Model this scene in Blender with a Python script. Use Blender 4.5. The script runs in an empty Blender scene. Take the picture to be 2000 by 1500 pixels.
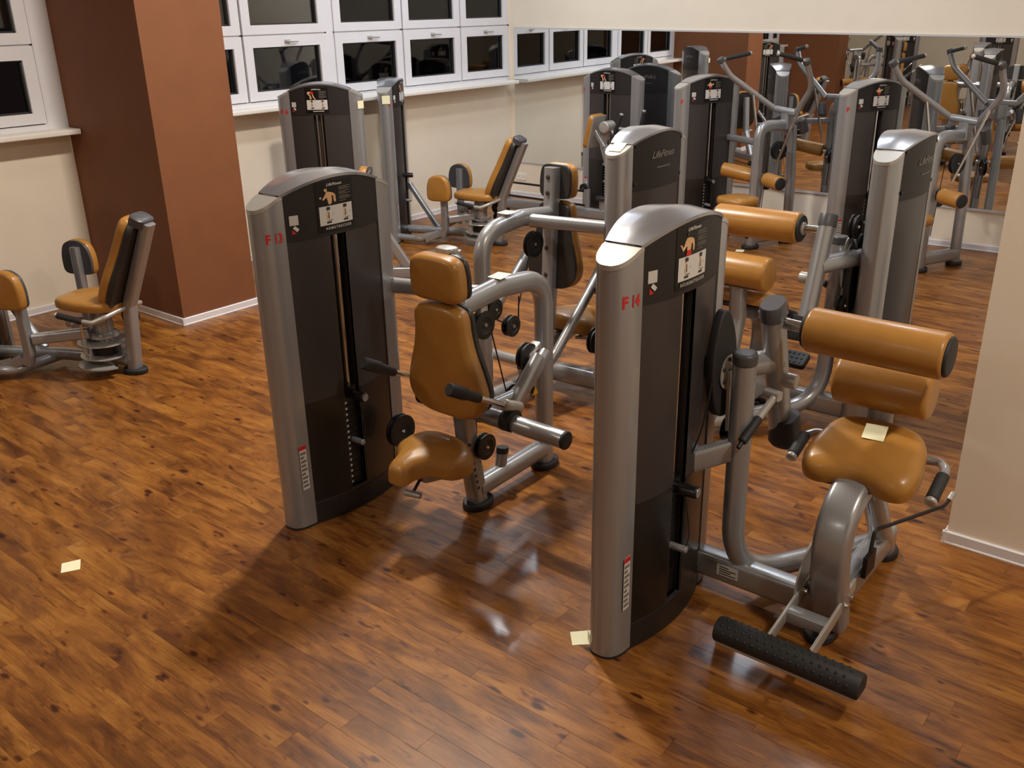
import bpy, bmesh, math, random
from mathutils import Vector, Matrix
random.seed(7)
S = bpy.context.scene
C = S.collection
R = math.radians
PI = math.pi

# ------------------------------------------------------------------ camera
F_PX = 1814.7
YAW, PITCH, ROLL = 0.686156, 0.3858056, -0.0189073
CAM = Vector((0, 0, 2.2))
_f0 = Vector((-math.sin(YAW), math.cos(YAW), 0)); _r0 = Vector((math.cos(YAW), math.sin(YAW), 0))
FWD = _f0 * math.cos(PITCH) + Vector((0, 0, -1)) * math.sin(PITCH)
_u0 = _r0.cross(FWD)
RGT = _r0 * math.cos(ROLL) + _u0 * math.sin(ROLL)
UPV = RGT.cross(FWD)
cd = bpy.data.cameras.new('camera'); cam = bpy.data.objects.new('camera', cd); C.objects.link(cam)
cd.sensor_width = 36; cd.lens = F_PX / 2000 * 36; cd.clip_start = 0.05; cd.clip_end = 100
m3 = Matrix((RGT, UPV, -FWD)).transposed()
cam.matrix_world = Matrix.Translation(CAM) @ m3.to_4x4()
S.camera = cam

# ------------------------------------------------------------------ world, exposure
w = bpy.data.worlds.new('night'); S.world = w; w.use_nodes = True
w.node_tree.nodes['Background'].inputs[0].default_value = (0.012, 0.014, 0.02, 1)
w.node_tree.nodes['Background'].inputs[1].default_value = 0.3
S.view_settings.view_transform = 'Standard'; S.view_settings.look = 'None'
S.view_settings.gamma = 1; S.view_settings.use_curve_mapping = False
S.view_settings.exposure = -0.12

# ceiling lamps of the room: x, y, size x, size y, watts, colour
CEIL = 4.1
WARM = (1.0, 0.91, 0.79); NEUT = (1.0, 0.95, 0.88); COOL = (0.78, 0.88, 1.0); DAYL = (0.93, 0.96, 1.0)
LAMPS = [(-3.9, 3.75, .26, .26, 180, WARM),
         (-1.8, 6.2, .28, .28, 36, DAYL),
         (-5.3, 6.2, .30, .30, 50, DAYL),
         (-3.2, 7.5, .5, .5, 22, COOL),
         (-6.0, 7.7, .5, .5, 30, COOL),
         (1.0, 2.2, .30, .30, 84, WARM),
         (-5.4, -1.2, .6, .6, 45, WARM),
         (-2.2, -3.6, .6, .6, 26, NEUT)]
LAMP_LABELS = ['warm square ceiling lamp above the triceps press machine', 'square ceiling lamp above the roller machine', 'square ceiling lamp in front of the window sashes',
               'cool wide ceiling lamp above the lat pulldown machines', 'cool wide ceiling lamp above the mirror corner', 'warm square ceiling lamp before the cream wall block',
               'warm wide ceiling lamp at the unseen end of the gym by the windows', 'wide ceiling lamp at the unseen end of the gym']
LAMP_OBJS = []
for (lx, ly, sx, sy, wt, lc) in LAMPS:
    ld = bpy.data.lights.new('lamp_light', 'AREA'); ld.shape = 'RECTANGLE'; ld.size = sx; ld.size_y = sy
    ld.energy = wt; ld.color = lc
    lo = bpy.data.objects.new('lamp_light', ld); C.objects.link(lo); lo.location = (0, 0, -0.075)
    LAMP_OBJS.append(lo)

# ------------------------------------------------------------------ materials
def lin(c):
    return tuple(((v / 255) / 12.92 if v / 255 <= .04045 else ((v / 255 + .055) / 1.055) ** 2.4) for v in c) + (1,)
MATS = {}
def mat(name, rgb, rough=.5, metal=0., coat=0., noise=0., nscale=40., bump=0., bscale=200., spec=.5, emit=0., rvar=0.):
    m = bpy.data.materials.new(name); m.use_nodes = True; nt = m.node_tree; b = nt.nodes['Principled BSDF']
    c = lin(rgb)
    b.inputs['Base Color'].default_value = c; b.inputs['Roughness'].default_value = rough
    b.inputs['Metallic'].default_value = metal; b.inputs['Coat Weight'].default_value = coat
    b.inputs['Coat Roughness'].default_value = .12; b.inputs['Specular IOR Level'].default_value = spec
    if emit:
        b.inputs['Emission Color'].default_value = c; b.inputs['Emission Strength'].default_value = emit
    if noise or bump or rvar:
        tc = nt.nodes.new('ShaderNodeTexCoord')
    if noise or rvar:
        n = nt.nodes.new('ShaderNodeTexNoise'); n.inputs['Scale'].default_value = nscale; n.inputs['Detail'].default_value = 4
        nt.links.new(tc.outputs['Object'], n.inputs['Vector'])
    if noise:
        r = nt.nodes.new('ShaderNodeValToRGB')
        r.color_ramp.elements[0].position = .3; r.color_ramp.elements[1].position = .7
        r.color_ramp.elements[0].color = tuple(v * (1 - noise) for v in c[:3]) + (1,)
        r.color_ramp.elements[1].color = tuple(min(1, v * (1 + noise)) for v in c[:3]) + (1,)
        nt.links.new(n.outputs['Fac'], r.inputs['Fac']); nt.links.new(r.outputs['Color'], b.inputs['Base Color'])
    if rvar:
        mr = nt.nodes.new('ShaderNodeMapRange'); mr.inputs['To Min'].default_value = rough - rvar; mr.inputs['To Max'].default_value = rough + rvar
        nt.links.new(n.outputs['Fac'], mr.inputs['Value']); nt.links.new(mr.outputs['Result'], b.inputs['Roughness'])
    if bump:
        n2 = nt.nodes.new('ShaderNodeTexNoise'); n2.inputs['Scale'].default_value = bscale; n2.inputs['Detail'].default_value = 3
        nt.links.new(tc.outputs['Object'], n2.inputs['Vector'])
        bp = nt.nodes.new('ShaderNodeBump'); bp.inputs['Strength'].default_value = bump; bp.inputs['Distance'].default_value = .002
        nt.links.new(n2.outputs['Fac'], bp.inputs['Height']); nt.links.new(bp.outputs['Normal'], b.inputs['Normal'])
    MATS[name] = m; return m
mat('silver', (157, 158, 161), .30, .5, .3, noise=.05, nscale=600)
mat('silver_light', (180, 177, 172), .3, .4, .3, noise=.03, nscale=600)
mat('chrome', (215, 215, 215), .12, 1.)
mat('shroud', (66, 62, 63), .38, .4, .05, noise=.05, nscale=300, bump=.06, bscale=600)
mat('skirt', (40, 37, 36), .42, .2)
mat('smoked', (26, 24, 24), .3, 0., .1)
mat('placard', (38, 35, 35), .5, 0., .0, spec=.3)
mat('poster', (16, 14, 13), .4, 0, .0, spec=.3)
mat('cap_metal', (158, 160, 166), .24, .7, .4, noise=.03, nscale=500)
mat('black', (20, 19, 19), .45, noise=.1, nscale=120)
mat('black_gloss', (22, 21, 22), .25)
mat('black_rubber', (34, 35, 37), .6, bump=.15, bscale=900)
mat('cap_plastic', (70, 70, 74), .42)
mat('hide', (170, 120, 54), .34, 0, .1, noise=.06, nscale=14, bump=.10, bscale=700)
mat('pad_shell', (44, 41, 40), .4, noise=.06, nscale=50)
mat('white_card', (206, 205, 203), .5)
mat('print_light', (196, 194, 190), .6)
mat('print_dim', (118, 112, 106), .6)
mat('skin_print', (214, 172, 128), .6)
mat('red_print', (196, 32, 28), .5)
mat('dark_print', (46, 42, 40), .6)
mat('yellow_print', (228, 190, 40), .5)
mat('postit', (247, 244, 206), .7, noise=.02, nscale=30)
mat('wall_cream', (235, 224, 206), .75, noise=.025, nscale=3.0, bump=.08, bscale=160)
mat('pillar_brown', (122, 74, 42), .7, noise=.05, nscale=5, bump=.12, bscale=220)
mat('white_paint', (224, 223, 228), .35, noise=.015, nscale=8)
mat('sill_white', (238, 234, 228), .3)
mat('ceiling_white', (196, 192, 184), .8, noise=.02, nscale=4)
mat('blind', (104, 94, 88), .6, noise=.06, nscale=3)
mat('lamp_housing', (225, 225, 225), .4)
mat('socket_white', (236, 232, 222), .35)
mat('rubber_strip', (40, 40, 42), .5)
mat('mirror_edge', (205, 205, 206), .35, .2)
for nm, lc in (('lamp_warm', WARM), ('lamp_neut', NEUT), ('lamp_cool', COOL), ('lamp_day', DAYL)):
    m = mat(nm, (255, 255, 255)); b = m.node_tree.nodes['Principled BSDF']
    b.inputs['Emission Color'].default_value = lc + (1,); b.inputs['Emission Strength'].default_value = 9
m = mat('mirror', (236, 239, 240), .0, 1.)
m = bpy.data.materials.new('pane_glass'); m.use_nodes = True; nt = m.node_tree; nt.nodes.clear()
o = nt.nodes.new('ShaderNodeOutputMaterial'); mx = nt.nodes.new('ShaderNodeMixShader'); tr = nt.nodes.new('ShaderNodeBsdfTransparent')
gl = nt.nodes.new('ShaderNodeBsdfGlossy'); gl.inputs['Roughness'].default_value = .02; fr = nt.nodes.new('ShaderNodeFresnel'); fr.inputs['IOR'].default_value = 1.55
tr.inputs['Color'].default_value = (.82, .84, .84, 1)
nt.links.new(fr.outputs[0], mx.inputs[0]); nt.links.new(tr.outputs[0], mx.inputs[1]); nt.links.new(gl.outputs[0], mx.inputs[2]); nt.links.new(mx.outputs[0], o.inputs[0])
MATS['pane_glass'] = m

def floor_mat(name, use_attr):
    m = bpy.data.materials.new(name); m.use_nodes = True; nt = m.node_tree; b = nt.nodes['Principled BSDF']; L = nt.links.new
    N = nt.nodes.new
    uv = N('ShaderNodeUVMap'); uv.uv_map = 'plank'
    if use_attr:
        at = N('ShaderNodeAttribute'); at.attribute_name = 'rnd'; rnd = at.outputs['Fac']
    else:
        oi = N('ShaderNodeObjectInfo'); rnd = oi.outputs['Random']
    mul = N('ShaderNodeMath'); mul.operation = 'MULTIPLY'; mul.inputs[1].default_value = 57.3; L(rnd, mul.inputs[0])
    mul2 = N('ShaderNodeMath'); mul2.operation = 'MULTIPLY'; mul2.inputs[1].default_value = 91.7; L(rnd, mul2.inputs[0])
    cb = N('ShaderNodeCombineXYZ'); L(mul.outputs[0], cb.inputs[0]); L(mul2.outputs[0], cb.inputs[1]); L(mul.outputs[0], cb.inputs[2])
    def nz(sx, sy, scale, detail, rough=.55, dist=0.):
        mp = N('ShaderNodeMapping'); mp.inputs['Scale'].default_value = (sx, sy, 1); L(uv.outputs[0], mp.inputs[0])
        ad = N('ShaderNodeVectorMath'); ad.operation = 'ADD'; L(mp.outputs[0], ad.inputs[0]); L(cb.outputs[0], ad.inputs[1])
        n = N('ShaderNodeTexNoise'); n.inputs['Scale'].default_value = scale; n.inputs['Detail'].default_value = detail
        n.inputs['Roughness'].default_value = rough; n.inputs['Distortion'].default_value = dist; L(ad.outputs[0], n.inputs['Vector']); return n.outputs['Fac'], ad.outputs[0]
    def ramp(fac, els):
        r = N('ShaderNodeValToRGB'); e = r.color_ramp.elements
        while len(e) < len(els): e.new(.5)
        for i, (p, c) in enumerate(els): e[i].position = p; e[i].color = c if len(c) == 4 else tuple(c) + (1,)
        L(fac, r.inputs['Fac']); return r.outputs['Color']
    def mix(kind, fac, a, bb):
        x = N('ShaderNodeMix'); x.data_type = 'RGBA'; x.blend_type = kind
        if isinstance(fac, float): x.inputs[0].default_value = fac
        else: L(fac, x.inputs[0])
        for s, v in ((6, a), (7, bb)):
            if isinstance(v, tuple): x.inputs[s].default_value = v
            else: L(v, x.inputs[s])
        return x.outputs[2]
    big, _ = nz(1.3, 4.5, 2.2, 4, .6, .6)
    col = ramp(big, [(.27, lin((84, 47, 19))), (.43, lin((124, 77, 31))), (.58, lin((156, 103, 44))), (.78, lin((178, 129, 62)))])
    gr, _ = nz(2.2, 60, 3.0, 6, .65, .35)
    col = mix('MULTIPLY', .75, col, ramp(gr, [(.3, (.52, .45, .42, 1)), (.5, (.92, .9, .88, 1)), (.75, (1.1, 1.08, 1.04, 1))]))
    st, _ = nz(2.0, 17, 2.4, 5, .7, .8)
    col = mix('MULTIPLY', 1.0, col, ramp(st, [(.26, (.30, .23, .21, 1)), (.37, (.72, .64, .6, 1)), (.44, (1, 1, 1, 1)), (.8, (1, 1, 1, 1))]))
    kn, kv = nz(1.0, 2.3, 9.0, 2, .5, .2)
    col = mix('MULTIPLY', 1.0, col, ramp(kn, [(.25, (.25, .18, .17, 1)), (.30, (.7, .6, .56, 1)), (.34, (1, 1, 1, 1)), (1, (1, 1, 1, 1))]))
    vo = N('ShaderNodeTexVoronoi'); vo.inputs['Scale'].default_value = 1.0; vo.inputs['Randomness'].default_value = 1.0
    wn, wv = nz(14., 30., 1.0, 3, .6, .4)
    mp = N('ShaderNodeMapping'); mp.inputs['Scale'].default_value = (6.5, 15., 1); L(uv.outputs[0], mp.inputs[0])
    ad = N('ShaderNodeVectorMath'); ad.operation = 'ADD'; L(mp.outputs[0], ad.inputs[0]); L(cb.outputs[0], ad.inputs[1])
    L(ad.outputs[0], vo.inputs['Vector'])
    sp = N('ShaderNodeSeparateColor'); L(vo.outputs['Color'], sp.inputs[0])
    rr = N('ShaderNodeMapRange'); rr.inputs['From Min'].default_value = .35; rr.inputs['From Max'].default_value = 1.; rr.inputs['To Min'].default_value = 0.; rr.inputs['To Max'].default_value = .26; L(sp.outputs[0], rr.inputs['Value'])
    wd = N('ShaderNodeMath'); wd.operation = 'MULTIPLY_ADD'; wd.inputs[1].default_value = .28; L(wn, wd.inputs[0]); L(vo.outputs['Distance'], wd.inputs[2])
    df = N('ShaderNodeMath'); df.operation = 'SUBTRACT'; L(wd.outputs[0], df.inputs[0]); L(rr.outputs[0], df.inputs[1])
    col = mix('MULTIPLY', 1.0, col, ramp(df.outputs[0], [(.05, (.20, .14, .14, 1)), (.10, (.55, .42, .38, 1)), (.17, (1, 1, 1, 1)), (1, (1, 1, 1, 1))]))
    col = mix('MULTIPLY', 1.0, col, ramp(rnd, [(0, (.82, .76, .72, 1)), (.35, (.96, .92, .88, 1)), (.7, (1.02, 1.01, .98, 1)), (1, (.9, .83, .78, 1))]))
    L(col, b.inputs['Base Color'])
    rg = N('ShaderNodeMapRange'); rg.inputs['To Min'].default_value = .30; rg.inputs['To Max'].default_value = .46; L(gr, rg.inputs['Value']); L(rg.outputs[0], b.inputs['Roughness'])
    b.inputs['Specular IOR Level'].default_value = .3; b.inputs['Coat Weight'].default_value = .14; b.inputs['Coat Roughness'].default_value = .10
    bp = N('ShaderNodeBump'); bp.inputs['Strength'].default_value = .18; bp.inputs['Distance'].default_value = .001; L(gr, bp.inputs['Height']); L(bp.outputs[0], b.inputs['Normal'])
    MATS[name] = m
floor_mat('plank_wood', False); floor_mat('plank_wood_far', True)

# ------------------------------------------------------------------ mesh helpers
V = Vector
class MB:
    def __init__(s): s.v = []; s.f = []
    def add(s, vs, fs):
        o = len(s.v); s.v += [V(p) for p in vs]; s.f += [tuple(i + o for i in f) for f in fs]; return s
    def tf(s, M):
        s.v = [M @ p for p in s.v]; return s
    def build(s, name, material, parent=None, M=None, smooth=40, label=None):
        me = bpy.data.meshes.new(name)
        vs = [M @ p for p in s.v] if M else s.v
        me.from_pydata([tuple(p) for p in vs], [], s.f)
        bm = bmesh.new(); bm.from_mesh(me); bmesh.ops.recalc_face_normals(bm, faces=bm.faces); bm.to_mesh(me); bm.free()
        me.materials.append(MATS[material])
        if smooth:
            me.shade_smooth(); me.set_sharp_from_angle(angle=R(smooth))
        ob = bpy.data.objects.new(name, me); C.objects.link(ob)
        if parent: ob.parent = parent
        if label: ob['label'] = label
        return ob
def tag(o, label=None, cat=None, group=None, kind=None):
    if label: o['label'] = label
    if cat: o['category'] = cat
    if group: o['group'] = group
    if kind: o['kind'] = kind
    return o
def empty(name, loc, rz, label, cat, group=None):
    o = bpy.data.objects.new(name, None); C.objects.link(o); o.location = loc; o.rotation_euler = (0, 0, rz); o.empty_display_size = .1
    return tag(o, label, cat, group)
def P_round(r, n=16): return [(r * math.cos(2 * PI * i / n), r * math.sin(2 * PI * i / n)) for i in range(n)]
def P_rrect(w, h, r, n=4):
    r = min(r, w / 2 - 1e-5, h / 2 - 1e-5); o = []
    for cx, cy, a0 in ((w / 2 - r, h / 2 - r, 0), (-w / 2 + r, h / 2 - r, PI / 2), (-w / 2 + r, -h / 2 + r, PI), (w / 2 - r, -h / 2 + r, 1.5 * PI)):
        for i in range(n + 1):
            a = a0 + PI / 2 * i / n; o.append((cx + r * math.cos(a), cy + r * math.sin(a)))
    return o
def P_oval(w, h): return P_rrect(w, h, min(w, h) / 2, 7)
def fillet(pts, r, n=8):
    pts = [V(p) for p in pts]; out = [pts[0]]
    for i in range(1, len(pts) - 1):
        p, a, b = pts[i], pts[i - 1], pts[i + 1]; rr = r[i - 1] if isinstance(r, (list, tuple)) else r
        da = (a - p); db = (b - p); la, lb = da.length, db.length; da.normalize(); db.normalize()
        ang = da.angle(db); t = min(rr / math.tan(ang / 2) if ang < PI - .01 else 0, la * .49, lb * .49)
        if t < 1e-4: out.append(p); continue
        p0, p1 = p + da * t, p + db * t
        for k in range(n + 1):
            s = k / n; out.append(p0 * (1 - s) ** 2 + p * 2 * s * (1 - s) + p1 * s * s)
    out.append(pts[-1]); return out
def smoothpath(pts, n=6):
    pts = [V(p) for p in pts]; q = [pts[0] * 2 - pts[1]] + pts + [pts[-1] * 2 - pts[-2]]; out = []
    for i in range(1, len(q) - 2):
        p0, p1, p2, p3 = q[i - 1:i + 3]
        for k in range(n):
            t = k / n
            out.append(.5 * ((2 * p1) + (p2 - p0) * t + (2 * p0 - 5 * p1 + 4 * p2 - p3) * t * t + (3 * p1 - p0 - 3 * p2 + p3) * t ** 3))
    out.append(pts[-1]); return out
def sweep(path, prof, side=(1, 0, 0), mb=None, cap=.0, scales=None):
    mb = mb or MB(); path = [V(p) for p in path]; side = V(side).normalized(); n = len(prof); rings = []; prev = None
    for i, p in enumerate(path):
        t = (path[min(i + 1, len(path) - 1)] - path[max(i - 1, 0)]).normalized()
        s = side - t * side.dot(t)
        if s.length < 1e-3: s = prev if prev else t.orthogonal()
        s.normalize(); prev = s; u = t.cross(s)
        k = 1.
        if 0 < i < len(path) - 1:
            d0 = (path[i] - path[i - 1]).normalized(); c = max(.5, d0.dot(t)); k = 1 / c
        sc = scales[i] if scales else 1.
        rings.append([p + s * a * sc + u * b * k * sc for a, b in prof])
    vs = [q for r in rings for q in r]; fs = []
    for i in range(len(path) - 1):
        for j in range(n):
            fs.append((i * n + j, i * n + (j + 1) % n, (i + 1) * n + (j + 1) % n, (i + 1) * n + j))
    fs.append(tuple(range(n))[::-1]); fs.append(tuple((len(path) - 1) * n + j for j in range(n)))
    return mb.add(vs, fs)
def tube(a, b, r, mb=None, n=16, side=(0.3, .2, .9)):
    return sweep([a, b], P_round(r, n), side, mb)
def bar(a, b, w, h, r=.01, side=(1, 0, 0), mb=None): return sweep([a, b], P_rrect(w, h, r), side, mb)
def capsule(a, b, r, e=.012, mb=None, n=18):
    a, b = V(a), V(b); d = (b - a).normalized(); L = (b - a).length; e = min(e, r * .9, L * .45)
    ks = [0, .3, .6, .85, 1]; pts = []; sc = []
    for k in ks: pts.append(a + d * e * (1 - math.cos(k * PI / 2))); sc.append((r - e + e * math.sin(k * PI / 2)) / r)
    for k in ks[::-1]: pts.append(b - d * e * (1 - math.cos(k * PI / 2))); sc.append((r - e + e * math.sin(k * PI / 2)) / r)
    return sweep(pts, P_round(r, n), d.orthogonal(), mb, scales=sc)
def lathe(prof, axis_o, axis_d, n=28, mb=None):
    mb = mb or MB(); d = V(axis_d).normalized(); s = d.orthogonal().normalized(); t = d.cross(s); o = V(axis_o); vs = []; m = len(prof)
    for i in range(n):
        a = 2 * PI * i / n; q = s * math.cos(a) + t * math.sin(a)
        for r, h in prof: vs.append(o + q * r + d * h)
    fs = [(i * m + j, ((i + 1) % n) * m + j, ((i + 1) % n) * m + j + 1, i * m + j + 1) for i in range(n) for j in range(m - 1)]
    fs.append(tuple(i * m for i in range(n))); fs.append(tuple(i * m + m - 1 for i in range(n))[::-1])
    return mb.add(vs, fs)
def box(lo, hi, mb=None):
    mb = mb or MB(); (a, b, c), (d, e, f) = lo, hi
    return mb.add([(a, b, c), (d, b, c), (d, e, c), (a, e, c), (a, b, f), (d, b, f), (d, e, f), (a, e, f)],
                  [(0, 3, 2, 1), (4, 5, 6, 7), (0, 1, 5, 4), (1, 2, 6, 5), (2, 3, 7, 6), (3, 0, 4, 7)])
def frame3(o, u, v):
    u = V(u).normalized(); v = V(v); v = (v - u * v.dot(u)).normalized(); n = u.cross(v)
    return Matrix((u, v, n)).transposed().to_4x4() if False else Matrix.Translation(V(o)) @ Matrix((u, v, n)).transposed().to_4x4()
def smooth_outline(pts, n=5):
    pts = [V((p[0], p[1], 0)) for p in pts]; k = len(pts); out = []
    for i in range(k):
        p0, p1, p2, p3 = pts[i - 1], pts[i], pts[(i + 1) % k], pts[(i + 2) % k]
        for j in range(n):
            t = j / n
            q = .5 * ((2 * p1) + (p2 - p0) * t + (2 * p0 - 5 * p1 + 4 * p2 - p3) * t * t + (3 * p1 - p0 - 3 * p2 + p3) * t ** 3)
            out.append((q.x, q.y))
    return out
def sym(half):  # half outline, x>=0, from bottom to top -> full closed
    return [(x, y) for x, y in half] + [(-x, y) for x, y in half[::-1] if x > 1e-6]
def rround(w, h, r, n=5): return P_rrect(w, h, r, n)
def pad(outline, th, er=.02, crown=.01, M=None, warp=None, z0=0.):
    """cushion: outline in xy, grows from z0 to z0+th with rounded shoulder"""
    n = len(outline); cx = sum(p[0] for p in outline) / n; cy = sum(p[1] for p in outline) / n
    nrm = []
    for i in range(n):
        a, b = outline[i - 1], outline[(i + 1) % n]; t = V((b[0] - a[0], b[1] - a[1])); t = t.normalized() if t.length else V((1, 0)); nrm.append((t.y, -t.x))
    area = sum(outline[i][0] * outline[(i + 1) % n][1] - outline[(i + 1) % n][0] * outline[i][1] for i in range(n))
    sg = -1 if area > 0 else 1
    rings = []
    def ring(ins, z): rings.append([(x + sg * nx * ins, y + sg * ny * ins, z) for (x, y), (nx, ny) in zip(outline, nrm)])
    ring(er * .25, z0); ring(0, z0 + er * .3)
    for k in range(5):
        a = PI / 2 * k / 4; ring(er * (1 - math.cos(a)), z0 + th - er + er * math.sin(a))
    base = rings[-1]
    for sc in (.82, .6, .35, .12):
        rings.append([(cx + (x - cx) * sc, cy + (y - cy) * sc, z + crown * (1 - sc * sc)) for x, y, z in base])
    vs = [p for r in rings for p in r]
    if warp: vs = [warp(*p) for p in vs]
    fs = [tuple(range(n))[::-1]]
    for i in range(len(rings) - 1):
        for j in range(n): fs.append((i * n + j, i * n + (j + 1) % n, (i + 1) * n + (j + 1) % n, (i + 1) * n + j))
    fs.append(tuple((len(rings) - 1) * n + j for j in range(n)))
    mb = MB().add(vs, fs)
    return mb.tf(M) if M else mb
def prism(outline, z0, z1, M=None, bev=0.):
    n = len(outline); vs = [(x, y, z0) for x, y in outline] + [(x, y, z1) for x, y in outline]
    fs = [tuple(range(n))[::-1], tuple(range(n, 2 * n))] + [(i, (i + 1) % n, n + (i + 1) % n, n + i) for i in range(n)]
    mb = MB().add(vs, fs); return mb.tf(M) if M else mb
_textcache = {}
def text_mesh(s, size=1., shear=0., space=1., align='LEFT', bold=0.):
    key = (s, shear, space, align, bold)
    if key not in _textcache:
        cu = bpy.data.curves.new('t', 'FONT'); cu.body = s; cu.size = 1; cu.shear = shear; cu.space_character = space; cu.align_x = align; cu.resolution_u = 2; cu.offset = bold
        ob = bpy.data.objects.new('t', cu); C.objects.link(ob)
        me = bpy.data.meshes.new_from_object(ob, depsgraph=bpy.context.evaluated_depsgraph_get())
        _textcache[key] = ([tuple(v.co) for v in me.vertices], [tuple(p.vertices) for p in me.polygons])
        bpy.data.objects.remove(ob); bpy.data.curves.remove(cu); bpy.data.meshes.remove(me)
    vs, fs = _textcache[key]
    return [(x * size, y * size) for x, y, z in vs], fs
def proj(p):
    d = V(p) - CAM; z = d.dot(FWD)
    return (1000 + F_PX * d.dot(RGT) / z, 750 - F_PX * d.dot(UPV) / z, z)

# ------------------------------------------------------------------ room shell
XW = -7.40                         # window wall
ML, MR = V((-7.40, 9.12, 0)), V((-1.87, 9.41, 0))   # mirror wall line
MD = (MR - ML).normalized(); MN = V((MD.y, -MD.x, 0))   # into the room
ROOM_Y0, ROOM_X1 = -6.0, 2.6
def st(name, mb, material, parent=None, smooth=0, label=None):
    o = mb.build(name, material, parent, smooth=smooth)
    if parent is None: tag(o, label, None, None, 'structure')
    return o
far_r = ML + MD * ((ROOM_X1 - ML.x) / MD.x)
floor = st('floor', box((XW - .3, ROOM_Y0 - .2, -.12), (ROOM_X1 + .2, 9.85, -.0045)), 'skirt', label='plank-covered gym floor under all the machines')
st('ceiling', box((XW - .3, ROOM_Y0 - .2, CEIL), (ROOM_X1 + .2, 9.95, CEIL + .12)), 'ceiling_white', label='plain white ceiling with square lamps')
def wall_seg(name, a, b, z0, z1, th, material, label):
    a, b = V(a), V(b); d = (b - a).normalized(); n = V((d.y, -d.x, 0)) * th
    mb = MB().add([a + V((0, 0, z0)), b + V((0, 0, z0)), b + n + V((0, 0, z0)), a + n + V((0, 0, z0)), a + V((0, 0, z1)), b + V((0, 0, z1)), b + n + V((0, 0, z1)), a + n + V((0, 0, z1))],
                  [(0, 3, 2, 1), (4, 5, 6, 7), (0, 1, 5, 4), (1, 2, 6, 5), (2, 3, 7, 6), (3, 0, 4, 7)])
    return st(name, mb, material, label=label)
wall_seg('wall_mirror', far_r, ML - MD * .3, 0, CEIL, .2, 'wall_cream', 'cream wall behind the long mirror')
# near wall on the right that hides the end of the mirror
NWX, NWY = -.757, 3.895
st('wall_right', box((NWX, NWY, 0), (ROOM_X1, 9.3, CEIL)), 'wall_cream', label='smooth cream wall block next to the back extension machine')
st('wall_back', box((XW - .2, ROOM_Y0 - .2, 0), (ROOM_X1 + .2, ROOM_Y0, CEIL)), 'wall_cream', label='cream wall at the far end of the gym')
st('wall_side', box((ROOM_X1, ROOM_Y0, 0), (ROOM_X1 + .2, NWY + .1, CEIL)), 'wall_cream', label='cream wall on the side away from the windows')
ZS0, ZS1 = 1.35, 1.39              # sill
ZW0 = 1.42
ZW1 = 3.0
st('wall_window', box((XW - .3, ROOM_Y0, 0), (XW, 9.25, ZS0)), 'wall_cream', label='cream wall below the row of windows')
st('wall_lintel', box((XW - .3, ROOM_Y0, ZW1), (XW, 9.25, CEIL)), 'wall_cream', label='cream strip of wall above the windows')
PILX = -6.18
def pillar(name, y0, y1, label):
    return st(name, box((XW - .02, y0, 0), (PILX, y1, CEIL)), 'pillar_brown', label=label)
pillar('wall_pillar', 3.635, 4.30, 'brown painted pillar between the windows beside the adductor machines')
pillar('wall_pillar', -1.6, -.95, 'brown painted pillar further along the window wall, seen in the mirror')
# window wall solid pieces between windows (behind pillars)
for (a, b) in ((3.63, 4.32), (-1.62, -.93), (9.07, 9.25), (-6.0, -5.6)):
    st('wall_pier', box((XW - .3, a, ZS0), (XW + .001, b, ZW1)), 'wall_cream', label='cream strip of wall between two window groups')
# baseboards
BBH, BBT = .055, .012
def base(name, a, b, nrm, label):
    a, b, nrm = V(a), V(b), V(nrm).normalized()
    d = (b - a).normalized(); prof = [(0, 0), (.016, 0), (.016, .004), (BBT, .01), (BBT, BBH - .004), (BBT - .004, BBH), (0, BBH)]
    vs = [p + nrm * (x + .0005) + V((0, 0, z + .0005)) for p in (a, b) for x, z in prof]; k = len(prof)
    mb = MB().add(vs, [tuple(range(k)), tuple(range(k, 2 * k))[::-1]] + [(i, (i + 1) % k, k + (i + 1) % k, k + i) for i in range(k)])
    return st(name, mb, 'white_paint', label=label)
e = .016
base('baseboard_right', (NWX - e, NWY, 0), (ROOM_X1, NWY, 0), (0, -1, 0), 'white baseboard along the cream wall block')
base('baseboard_right', (NWX, 9.3, 0), (NWX, NWY - e, 0), (-1, 0, 0), 'white baseboard round the corner of the cream wall block')
base('baseboard_mirror', far_r, ML, MN, 'white baseboard under the mirror')
base('baseboard_window', (XW, 4.3, 0), (XW, 9.1, 0), (1, 0, 0), 'white baseboard under the windows next to the corner')
base('baseboard_window', (XW, -.95, 0), (XW, 3.635, 0), (1, 0, 0), 'white baseboard behind the adductor machine at the pillar')
base('baseboard_pillar', (XW, 3.635, 0), (PILX + e, 3.635, 0), (0, -1, 0), 'white baseboard on the shaded face of the brown pillar')
base('baseboard_pillar', (PILX, 3.635 - e, 0), (PILX, 4.30 + e, 0), (1, 0, 0), 'white baseboard on the lit face of the brown pillar')
base('baseboard_pillar', (PILX + e, 4.30, 0), (XW, 4.30, 0), (0, 1, 0), 'white baseboard on the mirror side of the brown pillar')

# mirror on the far wall
def mpt(x, z, off):
    t = (x - ML.x) / MD.x; p = ML + MD * t + MN * off; return V((p.x, p.y, z))
mz = lambda x, zl, zr: zl + (zr - zl) * (x + 7.36) / (-1.87 + 7.36)
xa, xb = -7.335, 1.2
top = lambda x: mz(x, 1.965, 1.876); bot = lambda x: mz(x, .435, .378)
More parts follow.
